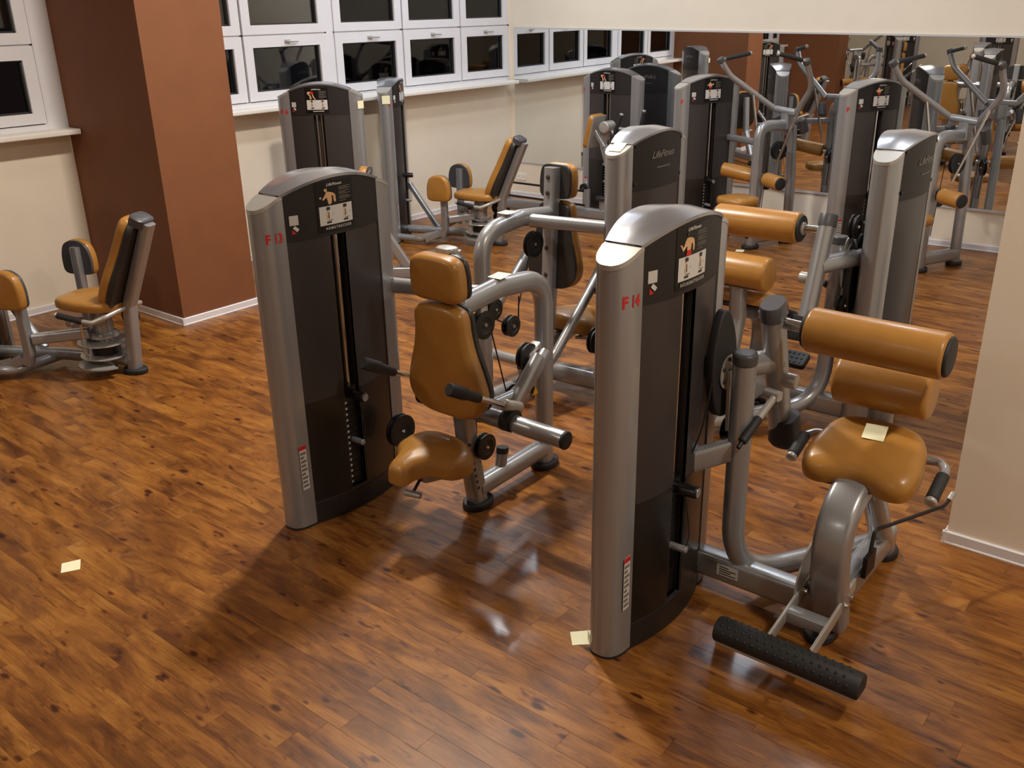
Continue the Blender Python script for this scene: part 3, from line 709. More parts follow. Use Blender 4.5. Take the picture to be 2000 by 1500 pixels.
def triceps_machine(root, M=None, variant=0, fnum='F 13', detail=1):
    m = Mach(root, M); X = .50 if variant else .543
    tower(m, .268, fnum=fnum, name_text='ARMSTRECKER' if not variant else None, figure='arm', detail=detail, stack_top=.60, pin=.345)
    dz = .07 if variant else 0.
    # frame
    m.p('frame_arch', sweep(fillet([(X, .15, .995 + dz), (X, .52, 1.03 + dz), (X, .852, 1.0 + dz), (X, .852, .03)], [.1, .17], 10), P_oval(.082, .098), (1, 0, 0)), 'silver')
    fp = m.p('front_post', sweep(fillet([(X, .325, .03), (X, .262, .40), (X, .235, .70), (X, .205, 1.34 if variant else 1.26)], .2, 6), P_rrect(.078, .086, .02), (1, 0, 0)), 'silver')
    if not variant: m.p('post_cap', pad(P_oval(.10, .075), .03, .008, .003, Matrix.Translation((X, .19, 1.252))), 'silver_light', fp)
    else: bolts(m, [(X, .25, 1.29), (X, .255, 1.20), (X, .268, .88), (X, .275, .72)], (0, 1, .05), fp, .014)
    M1 = frame3((X, .318 - .043, .13), (1, 0, 0), (0, -.17, 1))
    m.p('adjust_slot', box((-.016, 0, -.002), (.016, .27, .0015)).tf(M1), 'black', fp, 0)
    for i in range(8):
        t = i / 7; m.p('adjust_hole', lathe([(.008, 0), (.008, .0012)], (X + .0385, .292 - .05 * t, .12 + .24 * t), (1, 0, 0), 10), 'black', fp)
    bb = m.p('base_beam', sweep([(X, .32, .095), (X, .86, .105)], P_oval(.085, .10), (1, 0, 0)), 'silver')
    m.p('stop_block', sweep([(X, .50, .13), (X, .515, .205)], P_oval(.05, .06), (1, 0, 0)), 'silver', bb)
    m.p('stop_rubber', sweep([(X, .515, .203), (X, .52, .232)], P_oval(.054, .064), (1, 0, 0)), 'black_rubber', bb)
    foot(m, X, .33); foot(m, X, .855)
    m.p('tower_crossbar', sweep([(.04, .335, 1.0 + dz), (X - .03, .455, 1.01 + dz)], P_oval(.06, .075), (0, 1, 0)), 'silver')
    if variant:
        m.p('tower_beam', bar((.05, .27, .13), (X - .03, .27, .12), .09, .11, .03, (0, 1, 0)), 'silver')
    # upholstery
    PX = 0. ; pz = .09 if variant else 0.; pw = .82 if variant else 1.; hw = .80 if variant else 1.
    tl = V((0, -.064, 1)).normalized()
    Mb = frame3((X, .201, .535 + pz), (1, 0, 0), tl)          # normal = u x v  -> -y
    bk = m.p('backrest', pad(smooth_outline(sym([(x * pw, y) for x, y in BACK_HALF]), 4), .072, .028, .008, Mb), 'hide')
    m.p('backrest_shell', pad(smooth_outline(sym([(x * .985 * pw, .004 + y * .985) for x, y in BACK_HALF]), 3), .03, .012, 0, frame3((X, .231, .535 + pz), (1, 0, 0), tl)), 'pad_shell', bk)
    Mh = frame3((X, .166, 1.068 + pz), (1, 0, 0), tl)
    hr = m.p('headrest', pad(smooth_outline(sym([(x * hw, y) for x, y in HEAD_HALF]), 4), .072, .028, .008, Mh), 'hide')
    m.p('headrest_shell', pad(smooth_outline(sym([(x * .98 * hw, .003 + y * .98) for x, y in HEAD_HALF]), 3), .028, .012, 0, frame3((X, .194, 1.068 + pz), (1, 0, 0), tl)), 'pad_shell', hr)
    def wp(x, y, z): return (x, y, z - 1.6 * max(0, -.02 - y) ** 2 * (1 + 6 * abs(x) * 0) - .9 * x * x + .25 * max(0, y - .05) ** 2)
    st_ = m.p('seat', pad(smooth_outline(sym(SADDLE), 4), .095, .045, .012, Matrix.Translation((X - .005, -.045, .345)), wp), 'hide')
    m.p('seat_plate', pad(smooth_outline(sym([(x * .8, y * .85) for x, y in SADDLE]), 3), .03, .008, 0, Matrix.Translation((X - .012, -.03, .332))), 'pad_shell', st_)
    m.p('seat_carriage', sweep(fillet([(X, -.02, .318), (X, .12, .285), (X, .27, .25)], .08, 4), P_rrect(.07, .09, .02), (1, 0, 0)), 'silver')
    lv = m.p('seat_lever', sweep([(X - .01, .0, .32), (X - .02, -.075, .235)], P_round(.007, 8)), 'black')
    m.p('lever_handle', capsule((X - .055, -.09, .232), (X + .02, -.065, .228), .015, .004), 'silver_light', lv)
    # working arm
    if not variant:
        yk = m.p('yoke_tube', sweep([(.27, .28, .52), (1.083, .28, .515)], P_round(.040, 18), (0, 0, 1)), 'silver')
        m.p('yoke_end_cap', capsule((1.083, .28, .515), (1.098, .28, .515), .041, .006), 'black_rubber', yk)
        m.p('pivot_arm', sweep(fillet([(X + .09, .30, .53), (X + .09, .55, .52), (X + .05, .80, .64)], .12, 5), P_oval(.055, .075), (1, 0, 0)), 'silver')
        ba = m.p('brace', sweep([(X + .08, .70, .66), (X + .12, .45, .50)], P_round(.032, 14)), 'silver')
        triangle_sign(m, (X + .125, .62, .52), (0, -1, 0), (0, 0, 1), ba)
        for x in (.293, .793):
            br = m.p('handle_bracket', sweep([(x - .022, .275, .53), (x + .026, .275, .53)], P_oval(.095, .11), (0, 0, 1)), 'black_rubber')
            m.p('handle_coupling', capsule((x + .0, .345, .565), (x, .245, .612), .026, .005), 'silver_light', br)
            m.p('handle_shaft', capsule((x, .26, .605), (x, .07, .706), .013, .003), 'chrome', br)
            g0, g1, g2 = V((x, .08, .70)), V((x, -.0, .744)), V((x, -.10, .80))
            m.p('grip', sweep([g0, g0 + (g1 - g0) * .1, g1, g1 + (g2 - g1) * .08, g2 + (g1 - g2) * .06, g2], P_oval(.038, .044), (1, 0, 0), scales=[.85, 1, 1, 1.25, 1.25, 1.05]), 'black_rubber', br)
    else:
        for (x, ex) in ((.26, -.02), (.83, .02)):
            a = m.p('press_arm', sweep(fillet([(x, .60, .28), (x, .50, .34), (x, .06, .72)], .08, 5), P_oval(.05, .062), (1, 0, 0)), 'silver')
            m.p('arm_weight', capsule((x, .14, .63), (x, .02, .745), .042, .006), 'cap_plastic', a)
            d = V((0, -.115, .105)).normalized()
            m.p('arm_joint', capsule((x, .0, .745), V((x, .0, .745)) + d * .07, .024, .004), 'silver_light', a)
            m.p('handle_shaft', capsule(V((x, .0, .745)) + d * .05, V((x, .0, .745)) + d * .24, .012, .003), 'chrome', a)
        m.p('arm_axle', tube((.24, .60, .28), (.85, .60, .28), .03), 'silver')
        pulley(m, (X - .02, .42, .935), .075); pulley(m, (.19, .19, .345), .08); cable(m, [(X - .02, .46, .88), (X - .01, .55, .60)])
        return m
    for (x, y, z, r) in ((X, .40, .885, .066), (X, .60, .826, .05), (X, .716, .64, .066), (X, .61, .474, .05), (X - .03, .51, .925, .05), (.19, .19, .345, .08), (X + .05, .33, .324, .062)):
        pulley(m, (x, y, z + (dz if z > .8 else 0)), r)
    m.p('pulley_bracket', bar((X, .716, .64), (X, .80, .68), .05, .03, .005), 'silver_light')
    m.p('pulley_bracket', bar((X, .40, .90), (X, .40, .975 + dz), .03, .05, .005), 'silver_light')
    cable(m, [(X, .336, .885), (X, .335, .33)]); cable(m, [(X, .455, .85), (X, .57, .46)]); cable(m, [(X, .655, .80 + dz), (X, .662, .955 + dz)])
    cable(m, [(X, .68, .59), (X, .63, .52)]); cable(m, [(X, .43, .93), (X, .56, .845)])
    m.p('cable_coupling', capsule((X, .675, .585), (X, .635, .505), .008, .003), 'silver_light')
    return m

FOOTBAR_DOT = None
def extension_machine(root, M=None, fnum='F 14', name_text='RÜCKENSTRECKER', variant=0, detail=1):
    m = Mach(root, M); X = .585
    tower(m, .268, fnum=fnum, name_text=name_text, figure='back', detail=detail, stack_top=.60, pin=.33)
    tb = m.p('tower_beam', bar((.06, .285, .115), (X - .03, .29, .115), .085, .11, .022, (0, 1, 0)), 'silver')
    m.p('type_plate', box((.155, .2418, .10), (.245, .2424, .15)), 'white_card', tb, 0, 'small white maker plate')
    mb = MB()
    for k in range(4): box((.165, .2412, .107 + k * .010), (.165 + (.07, .05, .07, .04)[k], .2417, .111 + k * .010), mb)
    m.p('type_plate_print', mb, 'dark_print', tb, 0)
    m.p('base_beam', bar((X, .25, .105), (X, .95, .10), .085, .10, .02), 'silver')
    foot(m, X, .25, .058, .075); foot(m, X - .005, .945, .062, .075)
    m.p('seat_post', sweep(smoothpath([(X + .022, .275, .06), (X + .022, .235, .20), (X + .022, .19, .36), (X + .022, .205, .49), (X + .022, .29, .575), (X + .022, .42, .61)], 6), P_rrect(.128, .088, .024), (1, 0, 0)), 'silver')
    ol = [(.13 + .19 * math.cos(a), .16 + .19 * math.sin(a)) for a in [R(20 + 170 * i / 20) for i in range(21)]] + [(.13 - .1, .10), (.13 + .12, .10)]
    m.p('index_plate', prism(ol, 0, .007, frame3((X - .085, .22, .02), (0, 1, 0), (0, 0, 1))), 'silver_light', smooth=25)
    m.p('rear_post', sweep(fillet([(X, .93, .04), (X, .66, .43), (X, .60, .62), (X, .62, .86)], .15, 6), P_oval(.09, .10), (1, 0, 0)), 'silver')
    # seat
    ta = R(20)
    Ms = frame3((X + .026, .45, .648), (1, 0, 0), (0, math.cos(ta), math.sin(ta)))
    half = [(0, -.132), (.05, -.142), (.12, -.162), (.178, -.148), (.202, -.09), (.198, -.01), (.18, .08), (.14, .14), (.07, .165), (0, .168)]
    def wp(x, y, z): return (x, y, z - .35 * max(0, -.08 - y) ** 2 * 4)
    se = m.p('seat', pad(smooth_outline(sym(half), 4), .085, .045, .012, Ms, wp), 'hide')
    m.p('seat_plate', pad(smooth_outline(sym([(x * .8, y * .8) for x, y in half]), 3), .025, .008, 0, frame3((X + .026, .455, .623), (1, 0, 0), (0, math.cos(ta), math.sin(ta)))), 'pad_shell', se)
    lp = m.p('lumbar_pad', capsule((X - .172, .615, .882), (X + .172, .615, .886), .092, .02, n=26), 'hide')
    m.p('pad_plate', bar((X - .13, .655, .86), (X + .13, .655, .86), .05, .10, .01, (0, 1, 0)), 'pad_shell', lp)
    # side handles
    for s in (-1, 1):
        pts = [(X + .12, .52, .67), (X + .25, .52, .69), (X + .285, .47, .69), (X + .285, .36, .645)] if s > 0 else [(X - .10, .55, .66), (X - .205, .55, .67), (X - .232, .50, .665), (X - .232, .42, .635)]
        h = m.p('side_handle', sweep(fillet(pts, .04, 6), P_round(.016, 12), (0, 0, 1)), 'silver')
        a, b = V(pts[-1]), V(pts[-2]); d = (a - b).normalized()
        grip(m, a - d * .09, a + d * .03, .022, h)
    # movement arm
    lx = .216
    la = m.p('movement_arm', sweep([(lx, .415, 1.165), (lx, .585, .64)], P_oval(.078, .108), (1, 0, 0)), 'silver')
    d = V((0, .17, -.525)).normalized()
    m.p('arm_cap', sweep([V((lx, .415, 1.165)) + d * .035, V((lx, .415, 1.165)) - d * .022, V((lx, .415, 1.165)) - d * .028], P_oval(.083, .114), (1, 0, 0), scales=[1, 1, .93]), 'cap_plastic', la)
    m.p('arm_bumper', sweep([V((lx + .02, .575, .69)), V((lx + .02, .60, .59)), V((lx + .02, .606, .565))], P_rrect(.115, .13, .04), (1, 0, 0), scales=[.85, 1, .8]), 'black_rubber', la)
    m.p('arm_joint', capsule((lx + .02, .50, .87), (lx + .085, .50, .87), .03, .006), 'silver_light', la)
    m.p('roller_axle', tube((lx + .02, .44, 1.112), (.36, .44, 1.108), .021), 'chrome', la)
    m.p('roller_collar', capsule((.325, .44, 1.109), (.352, .44, 1.109), .034, .004), 'silver_light', la)
    ro = m.p('roller_pad', capsule((.348, .44, 1.108), (.822, .44, 1.105), .081, .014, n=28), 'hide')
    m.p('roller_end', capsule((.815, .44, 1.105), (.834, .44, 1.105), .070, .008), 'black_rubber', ro)
    m.p('roller_end', capsule((.335, .44, 1.108), (.356, .44, 1.108), .070, .008), 'black_rubber', ro)
    # upright and pivot
    ux, uy = .205, .245
    up = m.p('pivot_upright', sweep(fillet([(ux, uy - .008, 1.03), (ux, uy, .60), (ux, uy + .01, .10), (.575, .86, .10)], [.3, .36], 14), P_round(.043, 18), (1, 0, 0)), 'silver')
    m.p('upright_cap', capsule((ux, uy - .008, 1.0), (ux, uy - .010, 1.05), .0455, .012), 'cap_plastic', up)
    m.p('upright_strut', bar((.05, .10, .615), (ux, uy, .67), .05, .085, .015, (1, -1, 0)), 'silver')
    m.p('pivot_axle', tube((.09, uy + .0, .955), (lx + .0, uy + .25, .94), .046, n=20), 'silver')
    kid = smooth_outline([(.02, -.21), (.07, -.16), (.085, -.02), (.06, .10), (.0, .20), (-.06, .19), (-.10, .06), (-.09, -.08), (-.05, -.18)], 4)
    cm = m.p('cam_cover', pad(kid, .034, .008, .002, frame3((.098, uy + .0, .86 if variant else .985), (0, 1, 0), (0, 0, 1))), 'black_rubber')
    m.p('cam_plate', lathe([(.0, 0), (.062, 0), (.066, .006), (.0, .006)], (.134, uy + .005, .955), (1, 0, 0), 26), 'silver_light', cm)
    bolts(m, [(.14, uy + .005 + .048 * math.cos(a), .955 + .048 * math.sin(a)) for a in (0.5, 1.6, 2.7, 3.8, 4.9, 6.0)], (1, 0, 0), cm)
    m.p('cam_arm', bar((.145, uy + .01, .96), (.145, uy + .03, .72), .012, .05, .004), 'silver_light', cm)
    rl = m.p('range_lever', sweep([(.27, .37, .845), (.26, .26, .79)], P_round(.014, 12)), 'silver_light')
    grip(m, (.261, .27, .795), (.25, .165, .735), .017, rl, False)
    m.p('lever_tip', capsule((.25, .165, .735), (.248, .14, .72), .008, .003), 'black', rl)
    m.p('range_block', bar((.23, .385, .85), (.29, .375, .85), .035, .035, .008, (0, 1, 0)), 'silver_light', rl)
    pulley(m, (.13, uy + .07, .70), .05)
    cable(m, [(.12, uy - .05, 1.12), (.12, uy - .13, .80), (.08, .05, .60)])
    if variant:
        pulley(m, (.115, .30, 1.12), .062)
        m.p('belt_plate', prism(smooth_outline([(-.06, -.12), (.03, -.13), (.055, .0), (.04, .1), (-.01, .13), (-.06, .09)], 4), 0, .006, frame3((.14, .29, .93), (0, 1, 0), (0, 0, 1))), 'silver_light', smooth=25)
    # footrest
    if not variant:
        fy, fz, x0, x1 = -.125, .145, X - .237, X + .275
        n = 14; prof = []
        for i in range(n + 1):
            a = R(-35 + 250 * i / n); prof.append((.047 * math.cos(a), .047 * math.sin(a)))
        fb = m.p('foot_roller', sweep([(x0, fy, fz), (x0 + .006, fy, fz), (x1 - .006, fy, fz), (x1, fy, fz)], [(a, b) for a, b in prof], (0, 1, 0), scales=[.93, 1, 1, .93]), 'black_rubber')
        m.p('foot_rail', bar((x0 + .012, fy, fz - .03), (x1 - .012, fy, fz - .03), .075, .02, .004, (0, 1, 0)), 'silver_light', fb)
        dot = lathe([(0, .004), (.003, .0035), (.0055, .001), (.006, -.001)][::-1], (0, 0, 0), (0, 0, 1), 10)
        dm = MB()
        for row, a in enumerate((60, 92, 125, 158)):
            for k in range(17):
                xx = x0 + .025 + (x1 - x0 - .05) * (k + .5 * (row % 2)) / 17
                q = MB(); q.v = list(dot.v); q.f = list(dot.f)
                dirv = V((0, math.cos(R(a)), math.sin(R(a))))
                q.tf(Matrix.Translation(V((xx, fy, fz)) + dirv * .047) @ dirv.to_track_quat('Z', 'X').to_matrix().to_4x4()); dm.add(q.v, q.f)
        m.p('foot_roller_studs', dm, 'black_rubber', fb)['kind'] = 'stuff'
        for x in (X - .075, X + .075):
            pl = m.p('footrest_arm', sweep(fillet([(x, .33, .215), (x, .17, .17), (x, -.09, .125)], .1, 4), P_rrect(.011, .055, .003), (1, 0, 0)), 'silver_light')
            for (yy, zz) in ((.26, .20), (.22, .185)):
                m.p('bolt', capsule((x - .012, yy, zz), (x + .022, yy, zz), .009, .003), 'chrome', pl)
        m.p('footrest_spacer', tube((X - .075, .27, .195), (X + .075, .27, .195), .024), 'silver')
        m.p('footrest_bar', bar((X - .075, .10, .155), (X + .075, .10, .155), .055, .05, .012, (0, 1, 0)), 'silver')
    else:
        M2 = frame3((X - .03, -.02, .20), (1, 0, 0), (0, .9, -.42))
        fb = m.p('foot_plate', pad(rround(.30, .12, .02), .035, .01, 0, M2), 'black_rubber')
        dm = MB()
        for a in range(9):
            for b in range(3): lathe([(.008, .034), (.007, .039), (.0, .040)], (-.115 + a * .029, -.036 + b * .036, 0), (0, 0, 1), 10, dm)
        dm.tf(M2); m.p('foot_plate_studs', dm, 'black_rubber', fb)['kind'] = 'stuff'
        m.p('footrest_arm', bar((X - .03, .25, .13), (X - .03, .0, .19), .06, .05, .01), 'silver')
    rod = m.p('adjust_lever', sweep(fillet([(X + .05, .56, .20), (X + .045, .60, .30), (X + .20, .95, .30), (X + .21, 1.0, .315)], .02, 4), P_round(.0075, 8), (0, 0, 1)), 'black')
    m.p('lever_handle', capsule((X + .207, .99, .312), (X + .213, 1.025, .332), .012, .003), 'silver_light', rod)
    m.p('lever_bracket', box((X + .043, .51, .13), (X + .06, .61, .22)), 'black', rod, 0)
    return m

def pulldown_machine(root, M=None, fnum='F', detail=1):
    m = Mach(root, M); X = .576
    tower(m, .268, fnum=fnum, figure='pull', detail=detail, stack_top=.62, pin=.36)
    m.p('main_post', sweep(fillet([(X, .17, .03), (X, .17, 1.14), (X, .50, 1.13)], .12, 10), P_oval(.085, .105), (1, 0, 0)), 'silver')
    m.p('head_post', sweep([(X, .49, 1.10), (X, .49, 1.25)], P_rrect(.10, .085, .02), (1, 0, 0)), 'silver')
    m.p('head_tube', tube((X - .13, .47, 1.265), (X + .13, .48, 1.25), .032), 'silver')
    m.p('rear_post', sweep([(X, .62, .03), (X, .60, .62), (X, .56, 1.12)], P_oval(.075, .1), (1, 0, 0)), 'silver')
    m.p('base_beam', bar((X, .2, .10), (X, .62, .10), .08, .10, .02), 'silver')
    foot(m, X, .17, .07, .09); foot(m, X, .62, .06, .08)
    m.p('tower_crossbar', bar((.05, .24, .985), (X - .03, .19, .99), .06, .06, .02, (0, 1, 0)), 'silver')
    m.p('tower_beam', bar((.05, .27, .11), (X, .27, .10), .08, .09, .02, (0, 1, 0)), 'silver')
    M1 = frame3((X, .118, .10), (1, 0, 0), (0, 0, 1)); m.p('adjust_slot', box((-.018, 0, -.004), (.018, .26, .0015)).tf(M1), 'black', smooth=0)
    for s in (-1, 1):
        k0 = V((X + s * .13, .475, 1.255)); k1 = V((X - .38, .10, 1.565)) if s < 0 else V((X + .36, .42, 1.49)); k2 = V((X - .41, .0, 1.71)) if s < 0 else V((X + .38, .30, 1.715))
        a = m.p('pull_arm', sweep(fillet([k0, k1, k2], .25, 7), P_oval(.045, .055), (0, 1, 0)), 'silver')
        d = (k2 - k1).normalized()
        m.p('arm_cap', capsule(k2 - d * .03, k2 + d * .02, .033, .01), 'cap_plastic', a)
        e1 = V((X - .36, .30, 1.757)) if s < 0 else V((X + .34, .02, 1.785))
        h = m.p('handle_shaft', capsule(k2, k2 + (e1 - k2) * .2, .016, .004), 'chrome', a)
        grip(m, k2 + (e1 - k2) * .16, e1, .019, a)
        j0 = k0 + (k1 - k0) * .52; j1 = V((X + s * .10, .30, .78))
        m.p('link_rod', tube(j0 + V((0, 0, .02)), j1, .013, n=10), 'chrome')
        c0 = V((X + s * .17, .56, 1.08))
        m.p('pivot_bearing', capsule(c0, c0 + V((0, -.05, .12)), .042, .01), 'cap_plastic')
        # thigh rollers
        r0 = V((X + s * .03, .24, .665)); r1 = V((X - .34, .05, .72)) if s < 0 else V((X + .30, .20, .655))
        d = (r1 - r0).normalized()
        q = m.p('thigh_roller', capsule(r0 + d * .05, r1, .066, .012, n=24), 'hide')
        m.p('roller_end', capsule(r1 - d * .006, r1 + d * .010, .056, .006), 'black_rubber', q)
        m.p('roller_axle', capsule(r0, r0 + d * .06, .018, .003), 'chrome', q)
    m.p('roller_hub', capsule((X, .25, .62), (X, .24, .70), .035, .01), 'cap_plastic')
    m.p('roller_post', sweep([(X, .20, .30), (X, .245, .66)], P_oval(.055, .06), (1, 0, 0)), 'silver')
    half = [(0, -.17), (.10, -.165), (.165, -.12), (.18, -.02), (.16, .1), (.10, .16), (0, .17)]
    m.p('seat', pad(smooth_outline(sym(half), 4), .07, .03, .015, Matrix.Translation((X - .02, .0, .44))), 'hide')
    m.p('seat_post', sweep([(X - .01, .05, .44), (X, .16, .30)], P_rrect(.06, .07, .01), (1, 0, 0)), 'silver')
    pulley(m, (X + .09, .34, .92), .085); pulley(m, (X - .02, .32, .62), .075)
    cable(m, [(X + .01, .30, .95), (X, .26, .30)])
    return m

def curl_machine(root, M=None):
    m = Mach(root, M)
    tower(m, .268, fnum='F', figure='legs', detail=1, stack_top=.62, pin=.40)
    x = .45
    m.p('base_beam', bar((x, -1.22, .10), (x, .36, .11), .09, .11, .022), 'silver')
    m.p('tower_beam', bar((.05, .2, .1), (x, .2, .1), .08, .09, .02, (0, 1, 0)), 'silver')
    foot(m, x, -1.18); foot(m, x, .33)
    po = m.p('end_post', sweep([(x, -1.12, .10), (x, -1.12, .43)], P_oval(.07, .09), (1, 0, 0)), 'silver')
    m.p('post_cap', sweep([(x, -1.12, .425), (x, -1.12, .455), (x, -1.12, .46)], P_oval(.074, .094), (1, 0, 0), scales=[1, 1, .9]), 'cap_plastic', po)
    for (dx, z) in ((-.02, .34), (.07, .21)):
        m.p('slide_rail', tube((x + dx, -1.12, z), (x + dx, -.02, z - .01), .012), 'black')
    p2 = m.p('mid_post', sweep([(x, -.03, .12), (x, -.03, .36)], P_rrect(.05, .06, .01), (1, 0, 0)), 'silver')
    pulley(m, (x, -.075, .37), .045)
    m.p('stool_post', tube((x, .17, .1), (x, .17, .265), .04), 'silver')
    m.p('stool_rubber', capsule((x, .17, .262), (x, .17, .30), .075, .01), 'black_rubber')
    m.p('main_post', sweep(fillet([(x, .34, .1), (x, .26, .55), (x, .16, .86), (x, .22, 1.02)], .08, 6), P_oval(.07, .085), (1, 0, 0)), 'silver')
    tl = V((0, .24, 1)).normalized()
    Mp = frame3((x, .055, .80), (-1, 0, 0), tl)
    pd = m.p('chest_pad', pad(rround(.26, .35, .05).__class__([(a, b + .175) for a, b in rround(.26, .35, .05)]), .06, .02, .006, frame3((x, .03, .80), (1, 0, 0), tl)), 'hide')
    m.p('pad_plate', box((-.12, .01, -.008), (.12, .34, .004)).tf(frame3((x, .034, .80), (1, 0, 0), tl)), 'silver_light', pd, 0)
    m.p('pad_arm', bar((x + .02, .07, .98), (x + .02, .19, .82), .05, .05, .012), 'silver')
    m.p('pivot_hub', capsule((x - .06, .22, 1.03), (x + .10, .22, 1.03), .06, .012), 'silver_light')
    for (a, b) in (((x, .295, .955), (x, .37, 1.15)), ((x - .22, .47, .97), (x - .22, .51, 1.17))):
        h = m.p('handle_arm', capsule((x, .22, 1.02), a, .02, .004), 'silver')
        grip(m, a, b, .021, h)
    return m

def leg_curl_machine(root, M=None):
    m = Mach(root, M); X = .62
    tower(m, .265, fnum='F 4', figure='legs', detail=1, stack_top=.74, pin=.42, zs=1.035)
    m.p('base_beam', bar((X, -.35, .10), (X, .80, .10), .085, .10, .02), 'silver')
    m.p('tower_beam', bar((.05, .1, .1), (X, .1, .1), .08, .09, .02, (0, 1, 0)), 'silver')
    foot(m, X, -.33); foot(m, X, .78)
    m.p('rear_post', sweep(fillet([(X, .76, .05), (X, .52, .45), (X, .46, .92)], .1, 6), P_rrect(.075, .085, .02), (1, 0, 0)), 'silver')
    tl = V((0, .12, 1)).normalized()
    bk = m.p('backrest', pad(smooth_outline(sym([(x * .85, y * 1.0) for x, y in BACK_HALF]), 4), .07, .026, .008, frame3((X, .36, .48), (1, 0, 0), tl)), 'hide')
    m.p('backrest_shell', pad(smooth_outline(sym([(x * .84, y * .99) for x, y in BACK_HALF]), 3), .035, .012, 0, frame3((X, .395, .48), (1, 0, 0), tl)), 'pad_shell', bk)
    half = [(0, -.2), (.12, -.2), (.18, -.14), (.19, 0), (.18, .14), (.12, .18), (0, .18)]
    m.p('seat', pad(smooth_outline(sym(half), 4), .075, .03, .012, Matrix.Translation((X, .14, .41))), 'hide')
    m.p('seat_post', bar((X, .16, .12), (X, .16, .42), .09, .09, .02), 'silver')
    m.p('leg_arm', sweep(fillet([(X - .24, .0, .45), (X - .24, -.1, .45), (X - .24, -.3, .25)], .06, 5), P_oval(.05, .06), (1, 0, 0)), 'silver')
    m.p('ankle_roller', capsule((X - .22, -.32, .24), (X + .16, -.32, .24), .06, .012), 'hide')
    for s in (-1, 1):
        h = m.p('side_handle', sweep(fillet([(X + s * .08, .3, .42), (X + s * .24, .28, .42), (X + s * .24, .08, .44)], .04, 5), P_round(.014, 10), (0, 0, 1)), 'silver')
        grip(m, (X + s * .24, .12, .437), (X + s * .24, -.01, .449), .019, h)
    return m

